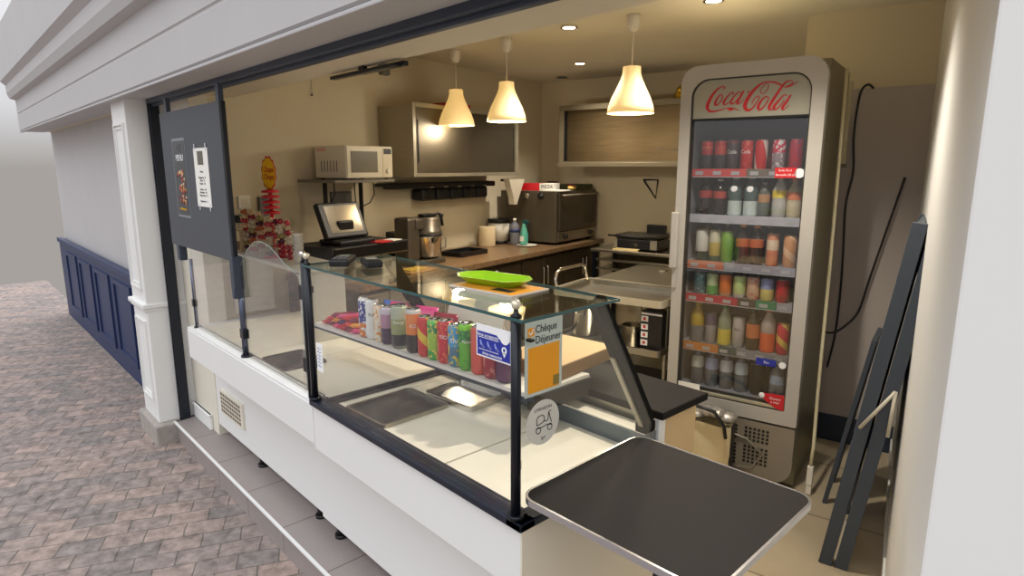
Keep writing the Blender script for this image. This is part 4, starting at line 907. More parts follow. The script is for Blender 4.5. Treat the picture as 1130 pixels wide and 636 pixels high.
MB().lathe([(.055, 0), (.06, .006), (.06, .115), (.063, .118), (.057, .116), (.055, .01)], 28).build('pot_wall', steel_h, t)
MB().tube([(.058, 0, .09), (.085, 0, .095), (.085, 0, .07), (.058, 0, .065)], .004, 6).build('pot_handle', steel_h, t)
t = kthing('stock_pot', 'larger shiny steel stock pot on the middle trolley shelf', 'pot', 1.33, 1.75, .6035)
MB().lathe([(.085, 0), (.094, .008), (.094, .17), (.098, .174), (.091, .173), (.089, .01)], 32).build('pot_wall', chrome, t)
MB().tube([(-.02, -.094, .14), (-.02, -.118, .145), (.03, -.118, .145), (.03, -.092, .14)], .005, 6).build('pot_handle', chrome, t)
t = kthing('drinks_box', 'black box with a column of small white pictograms on the trolley', 'box', 1.27, 2.21, .6035)
MB().box(-.045, .075, -.09, .09, 0, .225, bev=.002).build('box_walls', mat('carton_black', rgb(26, 22, 20), .4), t)
pc = MB()
for k in range(4): pc.box(-.045, -.005, -.0915, -.09, .03+k*.045, .062+k*.045, m=0).box(-.032, -.018, -.0925, -.0915, .038+k*.045, .054+k*.045, m=1)
pc.box(-.045, .075, -.0915, -.09, .205, .215, m=0)
pc.build('pictograms', [paper, red_ink], t)
# lower items
for k, (v_0, cc, lb) in enumerate(((1.85, rgb(60, 54, 48), 'dark storage tub on the lowest trolley shelf beside the steel leg'), (2.12, rgb(90, 80, 64), 'brown storage tub on the lowest trolley shelf beside the fridge'))):
    t = kthing('storage_tub', lb, 'tub', 1.33, v_0, .2285)
    MB().box(-.11, .11, -.13, .13, 0, .17, bev=.01).build('tub_wall', mat('tub_%d' % k, cc, .4), t); MB().box(-.12, .12, -.14, .14, .17, .185, bev=.004).build('tub_lid', black_plastic, t)

# ------------------------------------------------------------------ fridge
fr = kthing('drinks_fridge', 'tall grey glass-door drinks fridge with red script logo', 'fridge', 1.20, 2.33, 0)
FW, FD, FH = .665, .58, 2.09
silver = mat('fridge_silver', rgb(186, 182, 174), .45, .2, noise=.04, nscale=2)
side_m = mat('fridge_side', rgb(132, 124, 100), .4, .4, noise=.1, nscale=2)
inner_m = mat('fridge_inner', rgb(150, 152, 156), .5)
MB().box(0, .028, .03, FD, .02, FH-.01).box(FW-.028, FW, .03, FD, .02, FH-.01).box(.028, FW-.028, .03, FD, FH-.045, FH-.01).box(.028, FW-.028, .03, FD, .02, .40).build('cabinet_shell', side_m, fr)
MB().box(.028, FW-.028, FD-.03, FD, .40, FH-.045).box(.028, .04, .05, FD-.03, .40, FH-.045).box(FW-.04, FW-.028, .05, FD-.03, .40, FH-.045).build('inner_liner', inner_m, fr)
# door frame (rounded top), header, glass
out = rrect(0, FW, .345, FH, (.01, .01, .085, .085), 8); inn = rrect(.055, FW-.06, .415, FH-.065, (.01, .01, .085, .085), 8)
dr = MB().frame(out, inn, -.025, .028, 'y').build('door', silver, fr)
MB().frame(rrect(.055, FW-.06, .415, FH-.065, (.01, .01, .085, .085), 8), rrect(.061, FW-.066, .421, FH-.071, (.01, .01, .08, .08), 8), -.018, .028, 'y').build('door_gasket', mat('gasket', rgb(52, 48, 42), .6), dr)
MB().prism(rrect(.061, FW-.066, 1.838, FH-.071, (.0, .0, .08, .08), 8), -.010, .02, 'y').build('header_panel', mat('header_grey', rgb(166, 164, 150), .4, .0), dr)
MB().box(.061, FW-.066, -.014, .02, 1.828, 1.838).build('header_bar', black_plastic, dr)
MB().box(.061, FW-.066, -.004, .002, .425, 1.828).build('glass_pane', fridge_glass, dr)
MB().box(.061, FW-.066, -.016, -.004, .421, .437, bev=.002).build('sill_strip', mat('sill', rgb(190, 184, 160), .3, .5), dr)
hn = MB().box(-.008, .030, -.062, -.024, 1.085, 1.375, bev=.006).box(.004, .026, -.04, -.02, .98, 1.10).build('door_handle', silver, dr)
# logo lettering traced as calligraphic strokes
def LG(cx, cy, w): return (.077853+.00044302*cx+.00003445*cy, 2.05481-.00002639*cx-.00043812*cy, w*.00044)
logo = [
 [(272,178,4),(292,158,10),(282,143,10),(262,142,9),(215,168,15),(160,225,26),(115,300,34),(95,355,36),(102,392,28),(140,412,20),(205,402,12),(280,382,8),(330,372,8),(380,372,8),(415,384,7),(442,396,3)],
 [(318,382,2),(348,386,34),(382,386,2)],
 [(252,225,9),(222,248,12),(190,300,22),(184,335,22),(205,342,12),(240,310,8),(264,262,9),(262,232,9),(248,226,8)],
 [(372,232,10),(386,212,10),(366,204,8),(320,248,14),(280,302,22),(276,330,20),(300,332,10),(340,305,6),(370,275,4)],
 [(462,212,9),(436,204,9),(390,250,14),(356,302,20),(362,328,16),(395,312,9),(440,262,8)],
 [(494,190,14),(462,240,22),(428,302,24),(424,326,18),(450,318,7),(492,280,4)],
 [(532,212,12),(556,190,8)],
 [(668,215,7),(664,188,6),(690,150,5),(725,118,5),(746,122,5),(740,165,6),(715,205,6),(688,220,7),(666,212,7)],
 [(900,145,8),(860,128,16),(810,106,16),(745,100,11),(680,115,15),(605,175,26),(540,260,36),(505,335,40),(512,380,34),(548,392,22),(590,362,14),(628,305,8),(652,262,8),(640,246,8),(612,262,9),(584,300,9),(576,335,5)],
 [(734,248,10),(700,262,13),(655,320,26),(640,368,28),(662,386,18),(702,350,10),(740,290,10),(746,258,9),(730,250,8)],
 [(900,160,5),(950,148,12),(1000,122,8),(1036,96,3)],
 [(912,150,7),(950,140,9),(985,108,8),(965,90,8),(925,100,12),(880,150,20),(820,240,26),(762,335,32),(752,376,26),(775,384,10),(820,350,5)],
 [(928,240,10),(898,236,10),(845,295,20),(800,352,28),(806,382,20),(845,362,9),(905,285,8)],
 [(968,230,12),(930,295,24),(888,355,26),(884,380,18),(912,372,7),(950,338,3)],
]
lg = MB().ribbon([[LG(*p) for p in st] for st in logo], -.013, -.0095)
lg.build('script_logo', mat('logo_red', rgb(196, 36, 44), .45), dr)
# lower grille
gp = MB().prism(rrect(.004, FW-.004, .03, .333, (.10, .10, .008, .008), 8), -.022, .03, 'y').build('grille_panel', mat('grille_grey', rgb(146, 138, 124), .45, .3), fr)
gh = MB()
for gx in range(3):
    for i in range(6):
        for j in range(11):
            x = .115+gx*.155+i*.021; z = .085+j*.020
            if j in (6, 7): 
                if j == 6: continue
            if z < .10 and (gx != 1): continue
            gh.box(x, x+.013, -.0235, -.0215, z, z+.013)
gh.build('grille_holes', black_plastic, gp)
MB().tube([(.10, -.024, .20), (.16, -.03, .245), (.30, -.032, .262), (.44, -.03, .235), (.52, -.024, .17), (.47, -.026, .08), (.33, -.028, .065), (.2, -.026, .08)], .006, 6).build('grille_ridge', MATS['grille_grey'], gp)
for (x, y) in ((.06, .08), (FW-.06, .08), (.06, FD-.08), (FW-.06, FD-.08)): MB().cyl((x, y, 0), (x, y, .022), .02, seg=12).build('foot', black_plastic, fr)
SHZ = [1.590, 1.360, 1.118, .940, .675, .44]
lipc = [[(0, .5, rgb(190, 70, 70)), (.5, .78, rgb(110, 100, 90)), (.78, 1, rgb(170, 172, 178))], [(0, 1, rgb(170, 172, 180))], [(0, .35, rgb(186, 110, 80)), (.35, 1, rgb(150, 150, 160))],
        [(0, .5, rgb(170, 40, 60)), (.5, .66, rgb(70, 60, 50)), (.66, .84, rgb(40, 120, 80)), (.84, 1, rgb(150, 150, 160))], [(0, .35, rgb(190, 120, 50)), (.35, .52, rgb(60, 80, 76)), (.52, 1, rgb(140, 140, 140))], [(0, 1, rgb(120, 122, 126))]]
for i, z in enumerate(SHZ):
    mats = [mat('fridge_shelf', rgb(175, 178, 182), .3, .3)]
    b = MB().box(.042, FW-.042, .055, FD-.035, z-.008, z-.001)
    if i < 5:
        for (a, c, col) in lipc[i]:
            mats.append(mat('lip_%d_%d' % (i, int(a*100)), col, .4)); b.box(.055+a*(FW-.115), .055+c*(FW-.115)-.002, .035, .055, z-.036, z+.004, m=len(mats)-1)
        b.box(.05, FW-.06, .033, .056, z-.038, z-.034)
        for k in range(6): b.box(.075+k*.09, .115+k*.09, .0335, .035, z-.026, z-.008, m=0)
    b.build('wire_shelf', mats, fr)
# stickers
MB().box(.058, .178, -.0165, -.0145, .438, .468, m=0).box(.145, .178, -.0265, -.0145, .40, .438, m=0).build('white_sticker', paper, dr)
lf = MB().prism([(FW-.185, .478), (FW-.17, .492), (FW-.12, .497), (FW-.066, .497), (FW-.066, .417), (FW-.10, .422), (FW-.14, .445), (FW-.165, .465)], -.0182, -.0165, 'y', m=0).ball((FW-.172, -.018, .48), .014, m=1, sy=.12)
lf.box(FW-.13, FW-.066, -.0182, -.0165, .398, .414, m=2); lf.build('red_leaf_sticker', [red_ink, white_ink, mat('sticker_blue', rgb(40, 80, 130), .5)], dr)
text_mesh('Ouvert\na moi', .018, white_ink, dr, (FW-.108, -.0188, .463), FRONT, ext=.0002)
pt = MB().box(FW-.195, FW-.10, -.0062, -.004, 1.553, 1.600, m=0).lathe([(.022, 0), (.022, .002)], 18, m=1, M=Matrix.Translation((FW-.088, -.0042, 1.575)) @ Matrix.Rotation(PI/2, 4, 'X')).build('price_ticket', [red_ink, white_ink], dr)
text_mesh('Soda 33 cl\nBouteille 50 cl', .014, white_ink, dr, (FW-.15, -.0066, 1.577), FRONT, ext=.0002, spacing=1.5)
pt = MB().box(FW-.215, FW-.12, -.0062, -.004, .630, .665, m=0).lathe([(.017, 0), (.017, .002)], 18, m=1, M=Matrix.Translation((FW-.09, -.0042, .645)) @ Matrix.Rotation(PI/2, 4, 'X')).build('price_ticket', [blue_ink, white_ink], dr)
text_mesh('Eau', .018, white_ink, dr, (FW-.165, -.0066, .648), FRONT, ext=.0002)

# drinks in the fridge
def FX(f): return .085 + f*.485
def fworld(x, y, z): return KW(1.20+y, 2.33+x, z)
ordn = ['first', 'second', 'third', 'fourth', 'fifth', 'sixth', 'seventh', 'eighth']
shn = ['top', 'second', 'third', 'fourth', 'fifth', 'bottom']
def bottle(label, loc, h, r, liquid, labc, capc, lz=(.45, .72), oval=None, parts=None, group=None):
    t = thing('drinks_bottle', label, 'bottle', loc, R12, group)
    MB().lathe([(r*.9, 0), (r, .006), (r, h*.38), (r*.96, h*.42), (r, h*.46), (r, h*.66), (r*.75, h*.78), (r*.42, h*.88), (r*.40, h*.94)], 20).build('bottle_body', mat('liq_%d_%d_%d' % tuple(int(c*999) for c in liquid[:3]), liquid, .12, spec=.6), t)
    MB().lathe([(r*.48, h*.93), (r*.48, h)], 14).build('bottle_cap', mat('cap_%d_%d_%d' % tuple(int(c*999) for c in capc[:3]), capc, .4), t)
    if labc:
        mt = mat('lab_%d_%d_%d' % tuple(int(c*999) for c in labc[:3]), labc, .5, noise=.25, nscale=60)
        rp = [(r*1.015, h*lz[0]), (r*1.015, h*min(lz[1], .655))]
        if lz[1] > .66: rp.append((r*.80, h*.76))
        MB().lathe(rp, 20, cap=False).build('bottle_label', mt, t)
    if oval:
        MB().ball((0, 0, 0), r*.5, sy=.25, M=Matrix.Translation((0, -r*.86, h*.68)) @ Matrix.Rotation(math.radians(-18), 4, 'X')).build('oval_badge', white_ink, t)
    return t
RED, DRED, LG_ = rgb(196, 40, 44), rgb(90, 20, 24), rgb(170, 172, 176)
G = 'drinks on the %s shelf of the fridge'
wht = mat('can_txt_w', W_, .5)
def fcan(sh, f, m, h, r, desc, txt=None, y=.10, tcol=None, ts=.022, tz=.6):
    k = cnt[sh]
    lab = '%s, %s from handle, %s fridge shelf' % (desc, ordn[k], shn[sh]); cnt[sh] += 1
    return can(lab, m, h, r, fworld(FX(f), y, SHZ[sh]), R12, txt, tcol or wht, tz, ts, group=G % shn[sh])
def fbot(sh, f, desc, h, r, *a, **k):
    n = cnt[sh]; cnt[sh] += 1
    return bottle('%s, %s from handle, %s fridge shelf' % (desc, ordn[n], shn[sh]), fworld(FX(f), .10, SHZ[sh]), h, r, *a, group=G % shn[sh], **k)
cnt = [0]*6
cm = lambda n, *a, **k: can_mat(n, *a, **k)
s1c = [(.05, cm('f1a', rgb(52, 50, 56), [(0, rgb(60, 58, 64)), (.075, rgb(170, 50, 50)), (.105, rgb(200, 110, 80)), (.115, rgb(190, 50, 50))]), 'dark can with a red top'),
       (.19, cm('f1b', rgb(52, 50, 56), [(0, rgb(60, 58, 64)), (.075, rgb(190, 70, 60)), (.12, rgb(170, 40, 44))]), 'charcoal can with a red and white top'),
       (.32, cm('f1c', rgb(54, 46, 50), [(0, rgb(70, 60, 66)), (.13, rgb(120, 40, 44))]), 'dark grey can with white lettering'),
       (.46, cm('f1d', rgb(190, 36, 40), blotch=rgb(200, 80, 70)), 'bright red can with white print'),
       (.60, cm('f1e', rgb(205, 30, 36), diag=rgb(235, 220, 215), dscale=(2, 20)), 'red can with a white swirl'),
       (.77, cm('f1f', rgb(150, 140, 160), [(0, rgb(150, 140, 150)), (.08, rgb(210, 50, 80))], blotch=rgb(220, 220, 220)), 'silver can with a pink top'),
       (.93, cm('f1g', rgb(186, 40, 60), blotch=rgb(150, 60, 90)), 'plain red can')]
for i, (f, m, d) in enumerate(s1c): fcan(0, f, m, .145, .030, d, 'Cola' if i in (2, 3) else None, ts=.026)
brown = rgb(30, 14, 12)
fbot(1, .06, 'dark cola bottle with a red label', .19, .034, brown, rgb(150, 40, 40), brown, lz=(.46, .66))
fbot(1, .21, 'dark cola bottle with a red label and pale cap', .185, .033, brown, rgb(160, 60, 50), rgb(190, 180, 175), lz=(.46, .66))
fbot(1, .37, 'green glass water bottle with a white cap', .20, .034, rgb(70, 90, 88), rgb(176, 190, 186), W_, lz=(.02, .38), oval=True)
fbot(1, .53, 'green glass water bottle with white cap and oval badge', .20, .034, rgb(70, 90, 88), rgb(180, 194, 190), W_, lz=(.02, .38), oval=True)
fbot(1, .66, 'small clear bottle with a mixed fruit label', .17, .028, rgb(90, 96, 90), rgb(170, 130, 90), rgb(150, 156, 160), lz=(.42, .66))
fbot(1, .81, 'clear lemonade bottle with a yellow label', .20, .034, rgb(176, 176, 170), rgb(222, 200, 60), rgb(226, 150, 80), lz=(.48, .66))
fbot(1, .95, 'pale soda bottle with an orange label', .19, .034, rgb(190, 180, 150), rgb(206, 120, 80), rgb(220, 130, 90), lz=(.46, .66))
fcan(2, .05, cm('f3a', rgb(60, 90, 60), [(0, rgb(40, 56, 40)), (.05, rgb(200, 200, 190))]), .165, .034, 'green and white tall can')
fcan(2, .19, cm('f3b', rgb(190, 180, 150), [(0, rgb(70, 96, 70)), (.03, rgb(190, 170, 90)), (.10, rgb(200, 196, 170))]), .165, .030, 'cream and yellow can')
fcan(2, .32, cm('f3c', rgb(130, 175, 60), [(.0, rgb(120, 165, 60))]), .165, .031, 'light green can')
fbot(2, .48, 'dark iced tea bottle with an orange cap', .20, .034, rgb(42, 36, 26), rgb(170, 96, 56), rgb(230, 150, 90), lz=(.44, .66))
fbot(2, .62, 'dark iced tea bottle with orange cap and peach label', .20, .034, rgb(42, 36, 26), rgb(180, 100, 60), rgb(230, 150, 90), lz=(.44, .66))
fcan(2, .78, cm('f3f', rgb(216, 130, 90), [(0, rgb(216, 130, 90)), (.08, rgb(220, 200, 170)), (.13, rgb(206, 140, 100))]), .165, .029, 'peach coloured can')
fcan(2, .95, cm('f3g', rgb(206, 150, 100), diag=rgb(230, 190, 150)), .160, .032, 'tan can with pale streaks')
for i, (f, m, d) in enumerate([(.05, cm('f4a', rgb(70, 110, 120), blotch=rgb(120, 160, 150)), 'teal can'), (.19, cm('f4b', rgb(170, 190, 150), [(0, rgb(90, 170, 90)), (.05, rgb(176, 196, 150))]), 'pale green can'),
                               (.33, cm('f4c', rgb(214, 120, 50), [(0, rgb(200, 150, 110)), (.02, rgb(220, 120, 50))]), 'orange can'), (.48, cm('f4d', rgb(196, 214, 150), [(0, rgb(200, 196, 190)), (.02, rgb(190, 214, 140))]), 'light lime can'),
                               (.62, cm('f4e', rgb(214, 180, 150), blotch=rgb(220, 130, 110)), 'pale peach can'), (.76, cm('f4f', rgb(222, 206, 120), [(0, rgb(222, 206, 120)), (.06, rgb(150, 160, 200))]), 'yellow and lilac can'),
                               (.91, cm('f4g', rgb(196, 40, 50), blotch=rgb(150, 60, 50)), 'strong red can')]):
    fcan(3, f, m, .116, .032, d)
fbot(4, .05, 'yellow juice bottle', .215, .036, rgb(176, 150, 40), rgb(110, 110, 110), rgb(190, 170, 40), lz=(.02, .42))
fcan(4, .20, cm('f5b', rgb(130, 130, 140), [(0, rgb(150, 150, 150)), (.10, rgb(90, 80, 100))]), .165, .029, 'silver can with a dark top')
fbot(4, .35, 'clear bottle with yellow label and green cap', .215, .034, rgb(140, 150, 120), rgb(206, 190, 70), rgb(30, 120, 70), lz=(.03, .42))
fcan(4, .50, cm('f5d', rgb(196, 198, 190), [(.0, rgb(180, 176, 170))]), .165, .031, 'white can with dark lettering', 'fizz', tcol=black_ink)
fbot(4, .65, 'amber bottle with orange label and green cap', .215, .034, rgb(80, 66, 40), rgb(190, 110, 60), rgb(30, 100, 60), lz=(.30, .64))
fbot(4, .80, 'clear bottle with an orange-red label', .225, .036, rgb(170, 160, 150), rgb(220, 100, 50), rgb(230, 110, 80), lz=(.02, .45))
fcan(4, .95, cm('f5g', rgb(206, 60, 70), diag=rgb(226, 190, 90)), .165, .031, 'red can with yellow diagonals')
for i, (f, c_) in enumerate(((.08, rgb(200, 204, 190)), (.24, rgb(150, 160, 190)), (.40, rgb(190, 196, 200)), (.56, rgb(180, 196, 200)))):
    fbot(5, f, 'still water bottle with a blue and white label', .205, .034, rgb(96, 104, 108), c_, rgb(150, 160, 180), lz=(.46, .76))
fcan(5, .73, cm('f6e', rgb(18, 28, 34)), .165, .034, 'black can')
fbot(5, .93, 'water bottle with a pale blue label', .19, .036, rgb(130, 138, 140), rgb(160, 176, 196), rgb(190, 196, 200), lz=(.40, .64))
# second row standing behind the gaps
for sh, fs, kind in ((0, (.12, .26, .39, .53, .69, .86), 'c'), (1, (.13, .29, .45, .60, .74, .88), 'b'), (2, (.12, .26, .55, .70), 'b'), (3, (.12, .26, .40, .55, .69, .84), 'c'), (4, (.12, .28, .43, .58, .72, .87), 'c'), (5, (.16, .32, .48, .66), 'b')):
    cs = [rgb(120, 30, 34), rgb(70, 40, 36), rgb(60, 70, 60), rgb(60, 90, 90), rgb(70, 66, 84), rgb(96, 104, 108)][sh]
    for k, f in enumerate(fs):
        loc = fworld(FX(f), .19, SHZ[sh]); lab = '%s drink of the rear row on the %s fridge shelf, counted from the handle' % (ordn[k], shn[sh])
        if kind == 'c': can(lab, cm('rear_%d' % sh, cs, blotch=tuple(min(1, x*1.5) for x in cs[:3])+(1,)), .145 if sh != 3 else .116, .030, loc, R12, group='rear row drinks on the %s fridge shelf' % shn[sh])
        else: bottle(lab, loc, .19, .032, cs, tuple(min(1, x*1.5) for x in cs[:3])+(1,), rgb(130, 126, 120), group='rear row drinks on the %s fridge shelf' % shn[sh])

# shopping bag before the fridge
t = kthing('shopping_bag', 'cream and black insulated shopping bag standing in front of the fridge', 'bag', 1.04, 2.60, 0, extra=.12)
b = MB()
n = 10
for side, yy in ((0, -.07), (1, .07)):
    g = [[b.bm.verts.new((-.15+.28*i/n+random.uniform(-.003, .003), yy+(.012*math.sin(3.1*j/n*2+i))*(1 if side else -1), .35*j/n)) for j in range(n+1)] for i in range(n+1)]
    for i in range(n):
        for j in range(n):
            f = b.bm.faces.new((g[i][j], g[i+1][j], g[i+1][j+1], g[i][j+1])); f.smooth = True
    if side == 0: A = g
    else: B = g
for j in range(n):
    for (i, mi) in ((0, 1), (n, 1)):
        f = b.bm.faces.new((A[i][j], A[i][j+1], B[i][j+1], B[i][j])); f.material_index = mi
for i in range(n): b.bm.faces.new((A[i][0], A[i+1][0], B[i+1][0], B[i][0]))
b.build('bag_body', [mat('bag_cream', rgb(206, 190, 150), .6, noise=.08, nscale=12, bump=.5), mat('bag_black', rgb(18, 18, 20), .5)], t)
b = MB(); 
for k in range(5): b.ball((-.10+k*.05, random.uniform(-.02, .02),   .365+random.uniform(-.01, .03)), .05, sz=.6, sy=1.1, seg=10)
b.build('crumpled_lining', mat('lining', rgb(170, 165, 155), .25, .5, noise=.4, nscale=25, bump=1.0), t)
MB().tube([(-.10, -.09, .30), (-.12, -.095, .40), (-.05, -.10, .45), (.05, -.098, .43), (.10, -.095, .36), (.11, -.09, .30)], .009, 8).build('bag_handle', black_plastic, t)
MB().box(-.13, -.08, -.10, -.07, .33, .45, bev=.01).build('strap_end', black_plastic, t)

# cables and conduit by the fridge
white_cab = mat('conduit_cream', rgb(206, 196, 160), .45)
t = tag(MB().tube([KW(1.40, 3.035, 2.05), KW(1.42, 3.035, 1.7), KW(1.42, 3.04, 1.1), KW(1.36, 3.05, .5), KW(1.26, 3.068, .25), KW(1.22, 3.070, .155)], .009, 8).build('white_cable', white_cab), 'long cream power cable hanging down beside the fridge', 'cable')
t = tag(MB().box(-.014, .014, -.014, .014, 0, .10, bev=.004).box(-.012, .012, -.012, .012, -.05, -.003, bev=.003).build('cable_plug', white_plastic), 'cream inline plug at the bottom end of the hanging cable', 'plug'); t.location = KW(1.22, 3.070, .053); t.rotation_euler = (0, 0, R12)
def smooth(pts, n=8):
    P = [Vector(p) for p in pts]; out = []
    for i in range(len(P)-1):
        p0, p1, p2, p3 = P[max(i-1, 0)], P[i], P[i+1], P[min(i+2, len(P)-1)]
        for k in range(n):
            s = k/n; out.append(.5*((2*p1)+(-p0+p2)*s+(2*p0-5*p1+4*p2-p3)*s*s+(-p0+3*p1-3*p2+p3)*s**3))
    out.append(P[-1]); return out
pts = [(1.975, 3.09, 2.015), (1.96, 3.06, 2.035), (1.95, 3.03, 1.98), (1.95, 3.02, 1.77), (1.95, 3.035, 1.58), (1.95, 3.015, 1.40), (1.95, 3.025, 1.15), (1.965, 3.03, .91), (1.965, 3.025, .65), (1.965, 3.0, .45)]
tag(MB().tube(smooth([KW(*p) for p in pts]), .006, 8).build('black_cable', black_plastic), 'black cable hooked over the top of the grey wall panel and hanging down', 'cable')
pts = [(1.93, 2.87, .735), (1.93, 2.93, .69), (1.93, 3.0, .665), (1.935, 3.06, .70), (1.95, 3.13, .80), (1.95, 3.17, 1.0), (1.95, 3.22, 1.25), (1.95, 3.28, 1.55)]
tag(MB().tube(smooth([KW(*p) for p in pts]), .006, 8).build('black_cable', black_plastic), 'second black cable sweeping up across the grey wall panel', 'cable')
for k in range(2): pass
t = kthing('cable_trunking', 'cream plastic trunking fixed beside the top of the fridge', 'trunking', 1.80, 3.00, 1.62)
MB().box(-.012, .012, -.01, .01, 0, .42, bev=.002).build('trunking_strip', white_cab, t); MB().box(-.02, .02, -.015, .015, -.02, .0, bev=.003).build('end_clip', grey_plastic, t)

# folded A-boards leaning by the right-hand wall
def aboard(lab, u0, v0, lean, length=.52, height=1.42, chalk=True, col=None):
    t = kthing('folding_sign', lab, 'folding sign', u0, v0, 0)
    for k, off in enumerate((0, .058)):
        M = Matrix.Translation((off, 0, 0)) @ Matrix.Rotation(math.radians(lean), 4, 'Y')
        fmat = mat('sign_frame', rgb(60, 68, 78), .5)
        b = MB()
        b.box(-.024, .024, 0, .045, 0, height, bev=.002, M=M).box(-.024, .024, length-.045, length, 0, height, bev=.002, M=M)
        b.box(-.011, .011, .045, length-.045, .22, .265, bev=.002, M=M).box(-.011, .011, .045, length-.045, height-.045, height, bev=.002, M=M)
        w = b.build('sign_frame', fmat, t)
        MB().box(-.005, .005, .045, length-.045, .265, height-.045, M=M).build('chalk_panel', mat('chalkboard', rgb(58, 66, 76), .6, noise=.15, nscale=4), w)
    M = Matrix.Rotation(math.radians(lean), 4, 'Y')
    b = MB()
    rr_ = random.Random(2)
    for k in range(5):
        z = .45+k*.14
        b.box(-.0252, -.024, .010, .030, z, z+rr_.uniform(.05, .10), M=M)
    b.build('chalk_writing', mat('chalk', rgb(140, 146, 152), .9), t)
    MB().box(-.016, -.010, -.006, -.001, .0, .0, M=M) if False else None
    br = MB().box(-.018, -.006, -.008, -.001, .64, .80, M=Matrix.Translation((.0, 0, 0)) @ M).box(-.006, .045, -.012, -.005, .785, .80, M=M)
    br = MB().tube([M @ Vector((-.01, -.008, .62)), M @ Vector((.07, -.008, .80))], .007, 6).tube([M @ Vector((.085, -.008, .62)), M @ Vector((.07, -.008, .80))], .007, 6)
    br.build('stay_bracket', mat('stay_cream', rgb(196, 190, 172), .5), t)
    MB().box(.028, .055, .002, .02, .04, .22, M=M).build('leg_stay', MATS['stay_cream'], t)
    return t
aboard('dark folded chalkboard sign with a cream stay bracket leaning on the side wall', .65, 3.235, 7.5)
t = kthing('folding_sign', 'second dark folding sign, narrow leg showing behind the chalkboard', 'folding sign', 1.17, 3.15, 0)
M = Matrix.Rotation(math.radians(9), 4, 'Y')
MB().box(-.010, .010, 0, .03, 0, .85, bev=.002, M=M).box(-.010, .010, .25, .28, 0, .85, bev=.002, M=M).box(-.010, .010, .03, .25, .80, .85, M=M).build('sign_frame', MATS['sign_frame'], t)
MB().box(-.005, .005, .03, .25, .2, .80, M=M).build('chalk_panel', MATS['chalkboard'], t)

# ------------------------------------------------------------------ lamps
shade_m = mat('lamp_shade', rgb(238, 220, 178), .5, emit=rgb(255, 206, 122), estr=.38)
bulb_m = mat('bulb_glow', rgb(255, 240, 200), .5, emit=rgb(255, 226, 160), estr=2.2)
pend = [(-3.742, 2.912, 'cream bell pendant lamp hanging over the steel wall cabinet, next to the beam'), (-3.187, 2.902, 'cream bell pendant lamp hanging between the two others'), (-2.238, 2.988, 'cream bell pendant lamp hanging next to the drinks fridge')]
p0 = None
for i, (x, y, lab) in enumerate(pend):
    if i == 0:
        p0 = thing('pendant_lamp', lab, 'pendant lamp', (x, y, ZC), 0, 'cream pendant lamps')
        MB().lathe([(.036, 0), (.038, -.02), (.034, -.06), (.022, -.085), (.008, -.09)], 20).build('ceiling_cup', white_plastic, p0)
        MB().cyl((0, 0, -.09), (0, 0, -.28), .003, seg=8).build('cord', white_plastic, p0)
        MB().lathe([(.050, -.275), (.051, -.31), (.060, -.34), (.083, -.39), (.108, -.44), (.126, -.49), (.133, -.528), (.131, -.528), (.124, -.49), (.106, -.44), (.081, -.39), (.058, -.34), (.048, -.31), (.048, -.28)], 36, cap=False).lathe([(.003, -.276), (.049, -.276)], 36, cap=False).build('lamp_shade', shade_m, p0)
        MB().ball((0, 0, -.42), .03, seg=14).lathe([(.014, -.385), (.014, -.30)], 12).build('bulb', bulb_m, p0)
    else: dup(p0, (x, y, ZC), 0, lab)
    l = bpy.data.lights.new('pendant_light', 'POINT'); l.energy = 5; l.color = (1, .90, .74); l.shadow_soft_size = .05
    o = bpy.data.objects.new('pendant_light', l); C.objects.link(o); o.location = (x, y, ZC-.56)
spot_m = mat('spot_glow', rgb(255, 245, 225), .5, emit=rgb(255, 236, 205), estr=12)
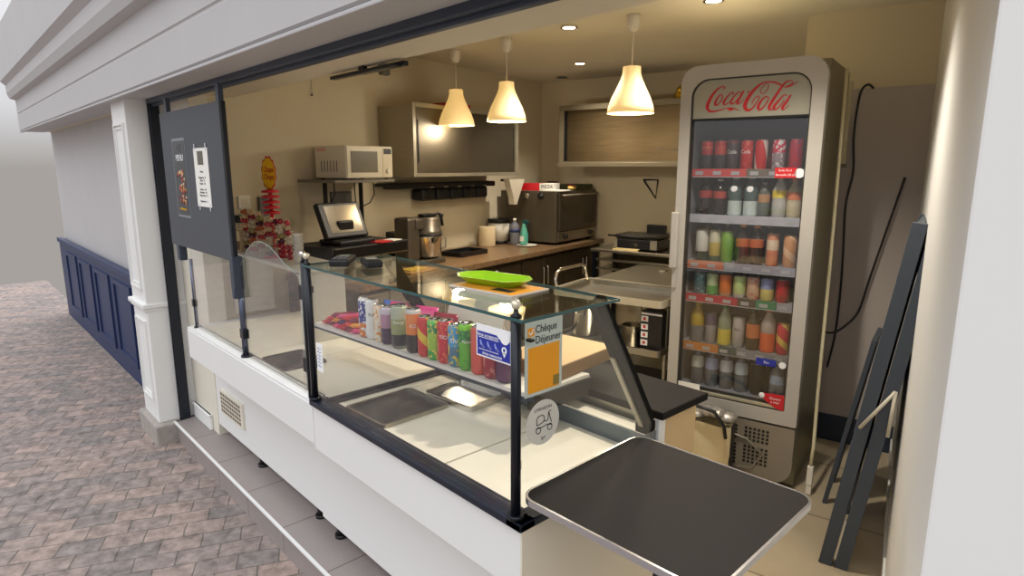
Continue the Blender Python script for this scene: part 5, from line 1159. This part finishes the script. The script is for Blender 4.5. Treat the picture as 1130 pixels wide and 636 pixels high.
for (x, y, on, lab) in ((-2.677, 2.944, 1, 'lit recessed ceiling spotlight between the pendant lamps'), (-3.499, 3.984, 1, 'lit recessed ceiling spotlight towards the oven corner'), (-4.154, 4.48, 0, 'unlit recessed ceiling spotlight in the far kitchen corner'), (-1.773, 3.02, 1, 'lit recessed ceiling spotlight in front of the drinks fridge'), (-1.15, 2.2, 1, 'added ceiling spotlight out of view, brightening the grey wall panel')):  # last entry: unseen extra lamp, added to lift the dark rear wall panel
    t = thing('ceiling_spotlight', lab, 'spotlight', (x, y, ZC-.006), 0, None)
    MB().frame(rrect(-.052, .052, -.052, .052, .0519, 8), rrect(-.038, .038, -.038, .038, .0379, 8), -.004, .006, 'z').build('trim_ring', chrome if on else grey_plastic, t)
    MB().lathe([(.038, .001), (.038, .005)], 24).build('lamp_lens', spot_m if on else black_plastic, t)
    if on:
        l = bpy.data.lights.new('spot_light', 'SPOT'); l.energy = 66 if x > -1.2 else 42; l.color = (1, .91, .78); l.spot_size = math.radians(125); l.spot_blend = .7; l.shadow_soft_size = .04
        o = bpy.data.objects.new('spot_light', l); C.objects.link(o); o.location = (x, y, ZC-.03)

# ------------------------------------------------------------------ sky: overcast, darker towards the horizon where houses stand
w = bpy.data.worlds.new('sky'); S.world = w; w.use_nodes = True; nt = w.node_tree
bg = nt.nodes['Background']
tc = nt.nodes.new('ShaderNodeTexCoord'); sp = nt.nodes.new('ShaderNodeSeparateXYZ'); rp = nt.nodes.new('ShaderNodeValToRGB')
nt.links.new(tc.outputs['Generated'], sp.inputs[0]); nt.links.new(sp.outputs[2], rp.inputs[0]); nt.links.new(rp.outputs[0], bg.inputs[0])
e = rp.color_ramp.elements
e[0].position = 0; e[0].color = (.16, .15, .14, 1); e[1].position = 1; e[1].color = (.92, .94, .98, 1)
a = e.new(.08); a.color = (.30, .30, .31, 1); a = e.new(.42); a.color = (.47, .47, .49, 1); a = e.new(.55); a.color = (.86, .88, .93, 1)
bg.inputs[1].default_value = 1.62

# ------------------------------------------------------------------ camera
cam = bpy.data.cameras.new('camera'); cam.sensor_width = 36; cam.lens = 690/1130*36; cam.clip_start = .05
co = bpy.data.objects.new('camera', cam); C.objects.link(co); co.location = (0, 0, 1.6)
co.rotation_euler = (math.radians(90-10.9), 0, math.radians(47.2))
S.camera = co
S.view_settings.view_transform = 'Standard'; S.view_settings.look = 'None'; S.view_settings.gamma = 1; S.view_settings.use_curve_mapping = False
S.view_settings.exposure = .55
